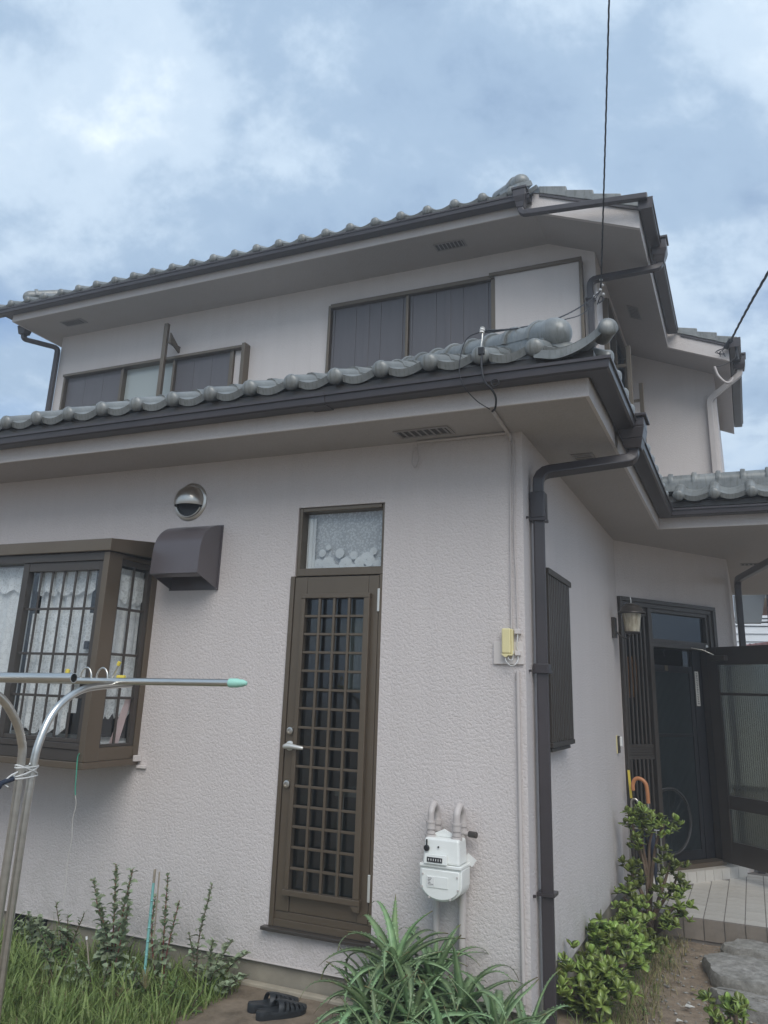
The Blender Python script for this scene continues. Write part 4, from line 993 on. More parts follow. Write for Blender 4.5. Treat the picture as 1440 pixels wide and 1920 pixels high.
# ---- side window with a slatted grille
sg = build('window_grille', MB(SIDE).box(0.30, 0.935, -0.068, -0.040, 2.220, 2.256), 'dark_bronze', house, smooth=0, bevel=0.003)
build('grille_rail', MB(SIDE).box(0.30, 0.905, -0.066, -0.042, 1.290, 1.316), 'dark_bronze', sg, smooth=0, bevel=0.003)
build('sill', MB(SIDE).box(0.32, 0.82, -0.055, -0.001, 1.268, 1.286), 'dark_bronze', sg, smooth=0, bevel=0.003)
for i in range(17):
    a = 0.318 + i * 0.047
    if a > 0.90: break
    build('grille_slat', MB(SIDE).box(a - 0.0125, a + 0.0125, -0.062, -0.047, 1.3165, 2.2195), 'dark_bronze', sg, smooth=0, bevel=0.003)
build('back_panel', MB(SIDE).box(0.31, 0.91, -0.012, 0.02, 1.29, 2.23), 'black', sg, smooth=0)
for a in (0.45, 0.86): build('grille_bracket', MB(SIDE).box(a, a + 0.02, -0.0465, -0.013, 2.18, 2.21), 'dark_bronze', sg, smooth=0)

# ---- entrance
E_ = ENT
T0 = 0.175
ef = MB(E_)
ef.box(0.010, 0.040, -0.035, 0.08, T0, 2.462).box(0.041, 1.343, -0.035, 0.08, 2.425, 2.462).box(1.30, 1.343, -0.035, 0.08, T0, 2.4245)
ef.box(0.041, 1.299, -0.020, 0.08, 2.385, 2.4245).box(1.255, 1.2995, -0.020, 0.08, T0, 2.3845).box(1.215, 1.2545, -0.005, 0.08, T0, 2.3845)
ef.box(0.375, 0.425, -0.028, 0.08, T0, 2.3845).box(0.426, 1.2145, -0.018, 0.08, 2.035, 2.075).box(0.426, 1.2145, -0.006, 0.08, 2.0755, 2.110).box(0.426, 1.2145, -0.010, 0.08, 2.352, 2.3845)
ent = build('entrance', ef, 'dark_bronze', house, smooth=0, bevel=0.003)
build('transom_pane', MB(E_).box(0.426, 1.2145, 0.03, 0.035, 2.1105, 2.3515), 'smoke_glass', ent, smooth=0)
for b0, c0, c1 in ((-0.006, 2.30, 2.3845), (-0.008, 1.155, 1.18), (-0.002, 1.085, 1.1545), (-0.008, 1.055, 1.0845), (-0.006, T0, 0.26)):
    sr = build('sidelight_rail', MB(E_).box(0.041, 0.3745, b0, 0.05, c0, c1), 'dark_bronze', ent, smooth=0, bevel=0.002)
    n_ = {2.30: 4, 1.085: 3}.get(c0, 0)
    for i in range(n_):
        z = c0 + 0.008 + i * (0.018 if n_ == 4 else 0.021); build('rail_groove', MB(E_).box(0.055, 0.36, b0 - 0.006, b0 - 0.0005, z, z + 0.011), 'dark_bronze', sr, smooth=0)
for i in range(6):
    a = 0.080 + i * 0.0505
    for c0, c1 in ((1.181, 2.2995), (0.2605, 1.0545)):
        build('sidelight_slat', MB(E_).box(a - 0.0105, a + 0.0105, -0.014, 0.006, c0, c1), 'dark_bronze', ent, smooth=0, bevel=0.003)
build('sidelight_pane', MB(E_).box(0.042, 0.374, 0.030, 0.034, 0.261, 2.299), 'door_glass', ent, smooth=0)
build('doorstep', MB(E_).box(0.0, 1.40, -0.10, 0.12, 0.02, 0.150), 'porch_tile', ent, smooth=0, bevel=0.006)
build('threshold', MB(E_).box(0.426, 1.2145, -0.03, 0.09, 0.1505, 0.19), 'bronze', ent, smooth=0, bevel=0.003)
for i in range(12):
    build('riser_tile', MB(E_).box(0.02 + i * 0.113, 0.128 + i * 0.113, -0.108, -0.101, 0.056, 0.149), 'porch_tile', ent, smooth=0)
# inner screen door
scr = build('screen_door', MB(E_).box(0.43, 0.465, 0.095, 0.120, 0.192, 1.88).box(1.045, 1.095, 0.095, 0.120, 0.192, 1.88).box(0.4655, 1.0445, 0.095, 0.120, 1.82, 1.88).box(0.4655, 1.0445, 0.095, 0.120, 0.192, 0.27).box(0.4655, 1.0445, 0.098, 0.118, 1.24, 1.265), 'black', ent, smooth=0, bevel=0.003)
ribs = MB(E_)
for i in range(36):
    a = 0.468 + i * 0.016; ribs.box(a + 0.002, a + 0.012, 0.104, 0.114, 0.2705, 1.2395); ribs.box(a + 0.002, a + 0.012, 0.104, 0.114, 1.2655, 1.8195)
o = build('screen_rib', ribs, 'hall_dark', scr, smooth=0); o['kind'] = 'stuff'
build('screen_backing', MB(E_).box(0.4655, 1.0445, 0.115, 0.1175, 0.2705, 1.8195), 'black', scr, smooth=0)
build('screen_tab', MB(E_).box(0.70, 0.74, 0.088, 0.0945, 1.83, 1.88), 'bronze', scr, smooth=0)
build('upper_panel', MB(E_).box(0.43, 1.095, 0.115, 0.119, 1.8805, 2.034), 'smoke_glass', ent, smooth=0)
build('inner_jamb', MB(E_).box(1.0965, 1.2145, 0.0885, 0.120, 0.192, 2.034), 'black', ent, smooth=0)
# open door leaf with ribbed glass
DL = frame((0.705, 4.335), -42.6)
dlf = MB(DL).box(0.0, 0.115, -0.02, 0.02, 0.185, 2.065).box(0.735, 0.85, -0.02, 0.02, 0.185, 2.065).box(0.1155, 0.7345, -0.02, 0.02, 1.90, 2.065).box(0.1155, 0.7345, -0.02, 0.02, 0.64, 0.755).box(0.1155, 0.7345, -0.02, 0.02, 0.185, 0.37)
dl = build('door_leaf', dlf, 'dark_bronze', ent, smooth=0, bevel=0.003)
for c0, c1 in ((0.756, 1.899), (0.371, 0.639)):
    g = MB(DL); n = 31
    def rib(u, v, c0=c0, c1=c1): 
        return (0.116 + 0.618 * u, -0.002 - 0.009 * abs(math.sin(math.pi * u * 26)), c0 + (c1 - c0) * v)
    g.grid(rib, 26 * 6, 1)
    g.grid(lambda u, v, c0=c0, c1=c1: (0.734 - 0.618 * u, 0.004, c0 + (c1 - c0) * v), 1, 1)
    build('ribbed_pane', g, 'ribbed', dl, smooth=60)
build('glazing_bar', MB(DL).box(0.116, 0.734, -0.014, -0.0095, 1.625, 1.648), 'dark_bronze', dl, smooth=0)
build('glazing_bead', MB(DL).box(0.116, 0.1285, -0.024, -0.0205, 0.64, 1.91).box(0.7215, 0.734, -0.024, -0.0205, 0.64, 1.91), 'dark_bronze', dl, smooth=0)
cl = build('door_closer', MB(DL).box(0.07, 0.26, -0.07, -0.0205, 1.935, 1.985), 'lamp_metal', ent, smooth=0, bevel=0.006)
build('closer_arm', MB().tube([E_((0.95, -0.025, 2.05)), E_((1.0, -0.12, 2.03)), DL((0.14, -0.075, 1.99))], 0.0045, 8), 'steel', cl, smooth=40)
lab = build('paper_strip', MB(E_).box(1.115, 1.165, 0.0855, 0.0883, 1.52, 1.84), 'paper', ent, smooth=0)
ink = MB(E_)
for i in range(14):
    z = 1.825 - i * 0.0215
    ink.box(1.126, 1.126 + random.uniform(0.012, 0.028), 0.0845, 0.0852, z - 0.004, z); ink.box(1.128 + random.uniform(0, 0.01), 1.150, 0.0845, 0.0852, z - 0.011, z - 0.008); ink.box(1.137, 1.141, 0.0841, 0.08445, z - 0.013, z - 0.001)
build('ink_marks', ink, 'ink', lab, smooth=0)
build('round_sticker', MB().lathe([(0.018, 0), (0.018, 0.002), (0, 0.0021)], E_((1.19, -0.0185, 2.075)), (0.819, -0.574, 0), 16), 'white', ent, smooth=40)

# ---- foundation vent in the left
fv = build('foundation_vent', MB().box(-3.32, -3.02, 0.006, 0.0175, 0.035, 0.055).box(-3.32, -3.02, 0.006, 0.0175, 0.122, 0.135).box(-3.32, -3.30, 0.006, 0.0175, 0.0555, 0.1215).box(-3.04, -3.02, 0.006, 0.0175, 0.0555, 0.1215), 'black', house, smooth=0)
build('vent_backing', MB().box(-3.30, -3.04, 0.012, 0.0172, 0.0555, 0.1215), 'dark_in', fv, smooth=0)
for i in range(14): build('vent_slat', MB().box(-3.292 + i * 0.018, -3.286 + i * 0.018, 0.004, 0.0118, 0.0555, 0.1215), 'black', fv, smooth=0)

#@@MORE@@
# ------------------------------------------------------------------ fittings on the front wall
# exhaust hood
t = thing('exhaust_hood', 'dark brown curved exhaust hood between the bay window and the glazed door', 'hood', (-2.15, 0, 2.13))
x0, x1_ = -2.335, -1.972
prof = [(0.0, 2.538)] + [(-0.215 * math.sin(a), 2.335 + 0.203 * math.cos(a) ** 0.9) for a in [math.pi / 2 * k / 12 for k in range(1, 12)]] + [(-0.217, 2.335), (-0.222, 2.208)]
sh = MB(); n = len(prof)
for side in (0, 1):
    pass
o_ = [(x0 + 0.0, *p) for p in prof]; q_ = [(x1_, *p) for p in prof]
A = [sh.p(p) for p in o_]; B = [sh.p(p) for p in q_]
inn = [(b * 0.97 + 0.003, c - 0.006) for b, c in prof]
A2 = [sh.p((x0 + 0.003, *p)) for p in inn]; B2 = [sh.p((x1_ - 0.003, *p)) for p in inn]
for i in range(n - 1): sh.f += [[A[i], B[i], B[i + 1], A[i + 1]], [A2[i + 1], B2[i + 1], B2[i], A2[i]]]
sh.f += [[A[-1], B[-1], B2[-1], A2[-1]]]
build('hood_shell', sh, 'hood', t, smooth=50)
for xx, s_ in ((x0, 1), (x1_, -1)):
    pts = [(xx + 0.001 * s_, b * 0.995, c) for b, c in prof] + [(xx + 0.001 * s_, 0.0, 2.133)]
    build('side_plate', MB().prism(pts, (0.004 * s_, 0, 0)), 'hood', t, smooth=0)
build('bottom_lip', MB().hexa([(x0 + 0.006, -0.218, 2.207), (x1_ - 0.006, -0.218, 2.207), (x1_ - 0.006, -0.17, 2.190), (x0 + 0.006, -0.17, 2.190), (x0 + 0.006, -0.218, 2.211), (x1_ - 0.006, -0.218, 2.211), (x1_ - 0.006, -0.17, 2.194), (x0 + 0.006, -0.17, 2.194)]), 'hood', t, smooth=0)
build('back_flange', MB().box(x0 - 0.012, x1_ + 0.010, -0.004, -0.0005, 2.128, 2.545), 'hood', t, smooth=0)
build('rain_drip', MB().box(x1_ - 0.006, x1_ + 0.008, -0.02, -0.0045, 2.128, 2.140), 'hood', t, smooth=0)
# round stainless vent cap
t = thing('vent_cap', 'round stainless steel vent cap on the wall above the brown exhaust hood', 'vent', (-2.245, 0, 2.715))
c = (-2.245, 0, 2.715)
build('flange', MB().lathe([(0.128, 0.0005), (0.128, 0.006), (0.118, 0.012), (0.110, 0.013)], c, (0, -1, 0), 36), 'steel_brushed', t, smooth=40)
dm = MB(); R_ = []
for i in range(17):
    z = -0.030 + 0.1395 * math.sin(math.pi / 2 * i / 16); rr = math.sqrt(max(1e-6, 0.110 ** 2 - z * z))
    R_.append([dm.p((c[0] - rr * math.cos(a), -0.010 - rr * 0.85 * math.sin(a), c[2] + z)) for a in [math.pi * j / 24 for j in range(25)]])
for a, b in zip(R_, R_[1:]):
    for j in range(24): dm.f.append([a[j], a[j + 1], b[j + 1], b[j]])
build('dome', dm, 'steel_brushed', t, smooth=60)
build('throat', MB().lathe([(0.104, 0.0), (0.104, 0.004), (0, 0.0045)], (c[0], -0.008, c[2]), (0, -1, 0), 28), 'black', t, smooth=40)
build('lower_lip', MB().tube([(c[0] + 0.103 * math.cos(a), -0.018, c[2] + 0.103 * math.sin(a)) for a in [math.radians(205 + 130 * k / 12) for k in range(13)]], 0.007, 8), 'steel_brushed', t, smooth=50)

# gas meter
t = thing('gas_meter', 'white gas meter hanging from two U bent pink grey pipes on the front wall', 'gas meter', (-0.385, 0, 0.6))
def trap(mb, a0, a1, b0, b1, c0, c1, ins):
    return mb.hexa([(a0, b0, c0), (a1, b0, c0), (a1, b1, c0), (a0, b1, c0), (a0 + ins, b0 + ins, c1), (a1 - ins, b0 + ins, c1), (a1 - ins, b1 - ins * 0.3, c1), (a0 + ins, b1 - ins * 0.3, c1)])
build('upper_case', trap(MB(), -0.483, -0.292, -0.185, -0.062, 0.757, 0.870, 0.008), 'white_enamel', t, smooth=0, bevel=0.010)
build('case_flange', MB().box(-0.494, -0.280, -0.196, -0.056, 0.742, 0.7565), 'white_enamel', t, smooth=0, bevel=0.003)
ol = [(-0.494, 0.741), (-0.494, 0.668)] + [(-0.387 - 0.107 * math.cos(a), 0.668 - 0.072 * math.sin(a)) for a in [math.pi * k / 14 for k in range(1, 14)]] + [(-0.280, 0.668), (-0.280, 0.741)]
build('lower_case', MB().prism([(x, -0.186, z) for x, z in ol], (0, 0.125, 0)), 'white_enamel', t, smooth=30, bevel=0.004)
ol2 = [(-0.387 + (x + 0.387) * 0.90, 0.665 + (z - 0.665) * 0.90) for x, z in ol]
build('front_cover', MB().prism([(x, -0.197, z) for x, z in ol2], (0, 0.0105, 0)), 'white_enamel', t, smooth=30, bevel=0.004)
build('cover_panel', MB().box(-0.452, -0.345, -0.2005, -0.1975, 0.655, 0.705), 'white_enamel', t, smooth=0, bevel=0.0015)
cb = build('counter_housing', trap(MB(), -0.468, -0.352, -0.206, -0.1855, 0.758, 0.800, 0.004), 'white_enamel', t, smooth=0, bevel=0.002)
build('counter_window', MB().box(-0.451, -0.374, -0.2085, -0.2045, 0.767, 0.788), 'black', cb, smooth=0)
for i in range(6):
    a = -0.446 + i * 0.0122
    build('counter_wheel', MB().box(a, a + 0.0095, -0.2100, -0.2088, 0.769, 0.786), 'ink', cb, smooth=0)
    build('digit_mark', MB().box(a + 0.003, a + 0.0062, -0.2106, -0.2101, 0.773, 0.783), 'white', cb, smooth=0)
build('seal_plug', MB().lathe([(0.0145, 0), (0.0145, 0.006), (0.011, 0.010), (0, 0.0105)], (-0.461, -0.1845, 0.823), (0, -1, 0), 16).box(-0.464, -0.458, -0.191, -0.1842, 0.83, 0.862), 'black', t, smooth=40)
build('inspection_screw', MB().lathe([(0.0045, 0), (0.0045, 0.003), (0, 0.0031)], (-0.401, -0.1842, 0.832), (0, -1, 0), 10), 'ink', t, smooth=40)
st = build('sticker', MB().box(-0.452, -0.414, -0.2024, -0.2007, 0.664, 0.702), 'white', t, smooth=0)
ik = MB()
for i in range(5): ik.box(-0.448 + random.uniform(0, .004), -0.430 + random.uniform(-0.006, 0.012), -0.2032, -0.2026, 0.695 - i * 0.0065, 0.697 - i * 0.0065)
build('print_lines', ik, 'ink', st, smooth=0)['kind'] = 'stuff'
for (x, z) in ((-0.475, 0.71), (-0.30, 0.71), (-0.478, 0.655), (-0.296, 0.655), (-0.44, 0.612), (-0.334, 0.612)):
    build('cover_screw', MB().lathe([(0.005, 0), (0.005, 0.004), (0, 0.0042)], (x, -0.1965, z), (0, -1, 0), 8), 'pipe_paint', t, smooth=40)
for x in (-0.46, -0.325):
    u = bez([(x, -0.135, 0.885), (x, -0.135, 0.955), (x, -0.130, 0.985), (x, -0.095, 1.012), (x, -0.055, 0.990), (x, -0.042, 0.955), (x, -0.042, 0.90), (x, -0.042, 0.60), (x, -0.042, 0.0)], 7)
    pp = build('gas_pipe', MB().tube(u, 0.0165 if x < -0.4 else 0.018, 14), 'pipe_paint', t, smooth=60)
    for (y, z, r, h) in ((-0.135, 0.871, 0.027, 0.016), (-0.135, 0.888, 0.022, 0.014), (-0.135, 0.918, 0.0225, 0.030), (-0.135, 0.935, 0.025, 0.008), (-0.042, 0.925, 0.0235, 0.022), (-0.042, 0.895, 0.0245, 0.020), (-0.042, 0.80, 0.0225, 0.034)):
        build('pipe_collar', MB().lathe([(0.012, -h / 2), (r, -h / 2), (r, h / 2), (0.012, h / 2)], (x, y, z), (0, 0, 1), 14), 'pipe_paint', pp, smooth=40)
build('meter_hanger', MB().prism([(-0.462, -0.128, 0.8705), (-0.32, -0.128, 0.8705), (-0.35, -0.128, 0.888), (-0.392, -0.128, 0.906), (-0.435, -0.128, 0.888)], (0, 0.012, 0)), 'white_enamel', t, smooth=0, bevel=0.002)
build('test_cock', MB().tube([(-0.325, -0.045, 0.885), (-0.285, -0.055, 0.885)], 0.011, 12), 'pipe_paint', t, smooth=50)
build('cock_cap', MB().tube([(-0.287, -0.0545, 0.885), (-0.245, -0.065, 0.884)], 0.0155, 8), 'lamp_metal', t, smooth=30, bevel=0.002)
tg = MB(); T_ = frame((-0.305, -0.055), 20)
rot = Matrix.Rotation(D2R(35), 3, 'Y')
pts = [Vector((0.0, 0, 0.0)), Vector((0.052, 0, 0.0)), Vector((0.052, 0, -0.040)), Vector((0, 0, -0.040))]
pts = [rot @ p + Vector((-0.290, -0.06, 0.800)) for p in pts]
tg.prism([tuple(p) for p in pts], (0, 0.002, 0))
build('paper_tag', tg, 'white', t, smooth=0)

# cable box on its plate
t = thing('cable_box', 'cream cable box on a grey plate high on the house corner', 'cable box', (-0.09, 0, 1.70))
build('plate', MB().box(-0.168, -0.008, -0.014, -0.0005, 1.708, 1.822), 'trim', t, smooth=0, bevel=0.002)
build('cover', MB().box(-0.114, -0.066, -0.052, -0.0145, 1.760, 1.889), 'cream', t, smooth=0, bevel=0.007)
build('cover_side', MB().box(-0.0655, -0.056, -0.044, -0.0145, 1.758, 1.885), 'cream', t, smooth=0, bevel=0.003)
build('cover_foot', MB().prism([(-0.118, -0.050, 1.7595), (-0.053, -0.050, 1.7595), (-0.060, -0.050, 1.750), (-0.078, -0.050, 1.752), (-0.095, -0.050, 1.742), (-0.108, -0.050, 1.750)], (0, 0.034, 0)), 'cream', t, smooth=0)
for z in (1.862, 1.752): build('cable_clip', MB().box(-0.050, -0.020, -0.030, -0.0145 if z < 1.8 else -0.0005, z, z + 0.024), 'trim', t, smooth=0, bevel=0.002)
build('cable_loop', MB().tube(bez([(-0.098, -0.035, 1.752), (-0.094, -0.045, 1.725), (-0.068, -0.048, 1.700), (-0.045, -0.045, 1.705), (-0.034, -0.030, 1.728), (-0.034, -0.022, 1.752)], 6), 0.0028, 6), 'white_cord', t, smooth=60)
build('cable_loop', MB().tube(bez([(-0.084, -0.035, 1.752), (-0.078, -0.044, 1.733), (-0.066, -0.044, 1.727), (-0.058, -0.040, 1.735), (-0.056, -0.034, 1.776)], 6), 0.0026, 6), 'white_cord', t, smooth=60)
build('cable_loop', MB().tube(bez([(-0.034, -0.022, 1.862), (-0.036, -0.026, 1.83), (-0.040, -0.026, 1.80), (-0.034, -0.022, 1.776)], 5), 0.003, 6), 'white_cord', t, smooth=60)

# cables and conduit
o = build('wall_cable', MB().tube(bez([(-0.046, -0.008, 2.93), (-0.045, -0.010, 2.6), (-0.050, -0.010, 2.38), (-0.044, -0.010, 2.2), (-0.040, -0.010, 2.0), (-0.036, -0.012, 1.886)], 8), 0.0035, 6), 'pipe_paint', smooth=60)
tag(o, 'thin pale cable running down the front wall from the soffit to the cream box', 'cable')
o = build('wall_conduit', MB().tube([(-0.040, -0.014, 1.672), (-0.038, -0.014, 1.0), (-0.034, -0.014, 0.18)], 0.0095, 10), 'pipe_paint', smooth=60)
tag(o, 'pale painted conduit running down the house corner below the cream box', 'conduit')
o = build('wall_conduit', MB().tube([(-0.070, -0.012, 1.888), (-0.069, -0.012, 2.4), (-0.066, -0.012, 2.935)], 0.005, 8), 'pipe_paint', smooth=60)
tag(o, 'slim painted conduit rising from the cream box to the soffit at the house corner', 'conduit')
o = build('soffit_conduit', MB().tube(bez([(-0.048, -0.40, 2.966), (-0.060, -0.20, 2.966), (-0.070, -0.05, 2.966), (-0.066, -0.014, 2.955), (-0.066, -0.013, 2.925)], 6), 0.010, 8).tube([(-0.078, -0.035, 2.967), (-0.35, -0.030, 2.967), (-0.62, -0.030, 2.967)], 0.008, 8), 'pipe_paint', smooth=60)
tag(o, 'painted conduit fixed under the lower soffit behind the power cable', 'conduit'); o['kind'] = 'stuff'
del o['kind']
o = build('cable_coil', MB().tube([(-0.632 + 0.018 * math.sin(a) * (1 + 0.1 * (k % 3)), -0.02 - 0.003 * (k % 4), 2.875 + 0.062 * math.cos(a)) for k, a in enumerate([2 * math.pi * k / 16 for k in range(52)])] + [(-0.62, -0.022, 2.962)], 0.0028, 6), 'pipe_paint', smooth=60)
tag(o, 'small coiled loop of pale cable hanging under the soffit above the glazed door', 'cable')
# bracket and power cable over the lower eave
t = thing('cable_bracket', 'white insulator bracket clamped on the lower eave tiles above the gutter', 'bracket', (-0.045, -0.56, 3.30))
build('insulator', MB().lathe([(0.007, -0.02), (0.014, -0.017), (0.011, -0.010), (0.015, -0.003), (0.011, 0.004), (0.014, 0.010), (0.007, 0.014), (0, 0.015)], (-0.045, -0.60, 3.345), (0.2, 0, 1), 12), 'white', t, smooth=50)
build('clamp', MB().tube(bez([(-0.045, -0.598, 3.335), (-0.046, -0.600, 3.30), (-0.05, -0.602, 3.26), (-0.05, -0.60, 3.235)], 4), 0.006, 8), 'steel_brushed', t, smooth=50)
build('clamp_strap', MB().box(-0.066, -0.034, -0.612, -0.594, 3.205, 3.245), 'black', t, smooth=0, bevel=0.003)
for (nm, lab, pts, r) in (
    ('drop_cable', 'black cable dropping from the eave bracket over the gutter to the soffit', [(-0.045, -0.603, 3.21), (-0.048, -0.607, 3.14), (-0.035, -0.600, 3.06), (-0.005, -0.57, 3.02), (0.0, -0.52, 2.995), (-0.02, -0.46, 2.965), (-0.048, -0.42, 2.962)], 0.0055),
    ('drop_cable', 'thin slack cable looping left of the thick one below the eave bracket', [(-0.05, -0.603, 3.335), (-0.13, -0.605, 3.30), (-0.165, -0.608, 3.17), (-0.15, -0.60, 3.06), (-0.10, -0.53, 2.99), (-0.05, -0.455, 2.962)], 0.0026)):
    o = build(nm, MB().tube(bez(pts, 7), r, 8), 'wire', smooth=60); tag(o, lab, 'cable')
o = build('cable_tie', MB().tube([(0.012 + 0.02 * math.cos(a), -0.575, 3.055 + 0.02 * math.sin(a)) for a in [2 * math.pi * k / 12 for k in range(13)]], 0.003, 6), 'wire', smooth=60)
tag(o, 'small black wire ring tied to the cable below the gutter', 'wire ring')
# service drop: anchor near the upper side window, up to a pole behind the camera, and slack lines to the bracket
an = (0.095, 2.70, 5.20)
t = thing('wire_anchor', 'cluster of small white insulators where the overhead wire meets the house', 'insulator', an)
for dx_, dz_ in ((0, 0), (0.02, 0.045), (-0.03, -0.03), (0.025, -0.05), (-0.055, -0.06), (0.01, 0.10)):
    build('insulator', MB().lathe([(0.003, -0.013), (0.013, -0.008), (0.015, 0), (0.013, 0.008), (0.003, 0.013)], (an[0] + dx_, an[1] - 0.02, an[2] + dz_), (0.5, -0.3, 0.8), 10), 'white', t, smooth=50)
build('anchor_hook', MB().tube(bez([(an[0] - 0.06, 2.88, 5.16), (an[0] - 0.03, 2.80, 5.17), (an[0], 2.71, 5.15), (an[0] + 0.02, 2.69, 5.10), (an[0] - 0.02, 2.69, 5.07)], 5), 0.006, 8), 'wire', t, smooth=50)
def twisted(a, b, sag, r, turns, name, lab):
    A, B = Vector(a), Vector(b); mb = MB()
    for s_ in (0, 1, 2):
        pts = []
        m = 90
        for k in range(m + 1):
            u = k / m; p = A.lerp(B, u); p.z -= sag * 4 * u * (1 - u)
            w = 2 * math.pi * turns * u + s_ * 2.094
            pts.append((p.x + r * 1.1 * math.cos(w), p.y + r * 0.3 * math.cos(w), p.z + r * 1.1 * math.sin(w)))
        mb.tube(pts, r, 5)
    o = build(name, mb, 'wire', smooth=60); tag(o, lab, 'wire'); return o
twisted(an, (0.542, 0.70, 6.60), 0.03, 0.0038, 9, 'overhead_wire', 'black twisted overhead wire rising straight up the sky from the insulators')
o = build('overhead_wire', MB().tube([(0.542, 0.70, 6.60), (0.95, -1.0, 7.35), (1.9, -5, 7.9), (4.0, -14, 8.1)], 0.010, 6), 'wire', smooth=60)
tag(o, 'far stretch of the overhead wire passing above the camera', 'wire')
twisted(an, (-0.04, -0.585, 3.345), 0.10, 0.0030, 9, 'slack_wire', 'twisted black wire slung from the insulators down to the eave bracket')
o = build('slack_wire', MB().tube(bez([an, (0.06, 2.0, 4.66), (0.03, 1.2, 4.22), (0.0, 0.4, 3.82), (-0.03, -0.3, 3.47), (-0.04, -0.575, 3.34)], 8), 0.004, 6), 'wire', smooth=60)
tag(o, 'thinner single wire slung beside the twisted one to the eave bracket', 'wire')
# right hand wire anchored on the rear gable board
rb = (1.17, 4.90, 5.45)
twisted(rb, (1.52, 2.0, 4.86), -0.02, 0.006, 4, 'overhead_wire', 'black twisted wire slanting from the rear gable to the right edge')
o = build('overhead_wire', MB().tube([(1.52, 2.0, 4.86), (1.85, -0.5, 4.6), (3.5, -6, 5.2)], 0.014, 6), 'wire', smooth=60); tag(o, 'far stretch of the right hand wire beyond the frame', 'wire')
t = thing('wire_anchor', 'black wire clamp with loose strands on the rear gable board', 'clamp', rb)
build('clamp_body', MB().tube([(rb[0] + 0.02, rb[1] - 0.05, rb[2] + 0.02), (rb[0] - 0.05, rb[1] + 0.0, rb[2] - 0.06)], 0.028, 10), 'wire', t, smooth=40)
for k in range(5): build('loose_strand', MB().tube(bez([(rb[0] - 0.04, rb[1], rb[2] - 0.05), (rb[0] - 0.08 - 0.02 * k, rb[1] - 0.03, rb[2] - 0.09 - 0.015 * (k % 3)), (rb[0] - 0.06 - 0.05 * (k % 2), rb[1] - 0.02, rb[2] - 0.17 + 0.01 * k)], 5), 0.004, 5), 'wire', t, smooth=60)
build('clamp_bolt', MB().tube([(rb[0] + 0.05, rb[1] + 0.02, rb[2] + 0.05), (rb[0] + 0.07, rb[1] + 0.03, rb[2] - 0.20)], 0.014, 8), 'wire', t, smooth=40)
t = thing('dead_end_grip', 'grey metal wire grip hanging below the rear gable board', 'wire grip', (1.08, 4.9, 5.1))
build('grip_body', MB().tube(bez([(0.99, 4.86, 5.17), (1.02, 4.86, 5.06), (1.08, 4.87, 4.98), (1.13, 4.88, 4.97), (1.17, 4.89, 5.02)], 5), 0.015, 8), 'pipe_paint', t, smooth=50)
build('grip_wire', MB().tube(bez([(0.99, 4.86, 5.17), (1.08, 4.87, 5.18), (1.20, 4.89, 5.25), (1.23, 4.90, 5.35)], 5), 0.005, 6), 'wire', t, smooth=50)

# wall lamp beside the entrance
t = thing('wall_lamp', 'bronze porch lantern with amber seeded glass beside the entrance', 'wall lamp', (0.0, 3.06, 2.1))
L0 = (0.170, 3.05)
build('back_plate', MB().box(0.0005, 0.032, 3.02, 3.13, 2.065, 2.235), 'lamp_metal', t, smooth=0, bevel=0.003)
build('lamp_arm', MB().tube(bez([(0.03, 3.07, 2.12), (0.07, 3.065, 2.075), (0.12, 3.055, 2.06), (0.165, 3.05, 2.095)], 5), 0.008, 8), 'lamp_metal', t, smooth=50)
build('lamp_roof', MB().lathe([(0.118, 0.0), (0.116, 0.010), (0.098, 0.022), (0.086, 0.050), (0.055, 0.075), (0.018, 0.088), (0, 0.090)], (*L0, 2.268), (0, 0, 1), 24), 'lamp_metal', t, smooth=40)
build('finial_ring', MB().tube([(L0[0], L0[1], 2.352), (L0[0], L0[1], 2.385), (L0[0] - 0.004, L0[1], 2.405)], 0.004, 6), 'silver_paint', t, smooth=40)
build('lamp_shade', MB().lathe([(0.062, 0.0), (0.064, 0.03), (0.072, 0.09), (0.082, 0.150)], (*L0, 2.115), (0, 0, 1), 12), 'lamp_glass', t, smooth=20)
build('lamp_base', MB().lathe([(0, -0.012), (0.05, -0.010), (0.068, 0.0), (0.068, 0.008), (0, 0.009)], (*L0, 2.106), (0, 0, 1), 20), 'lamp_metal', t, smooth=40)
# doorbell
t = thing('doorbell', 'cream doorbell with a white button on the side wall by the entrance', 'doorbell', (0.0, 3.0, 1.2))
build('bell_plate', MB().box(0.0005, 0.008, 2.985, 3.055, 1.125, 1.265), 'cream', t, smooth=0, bevel=0.002)
build('bell_body', MB().box(0.0085, 0.024, 2.99, 3.05, 1.13, 1.262), 'lamp_metal', t, smooth=0, bevel=0.003)
build('bell_button', MB().box(0.0245, 0.046, 2.995, 3.045, 1.178, 1.258), 'white', t, smooth=0, bevel=0.008)

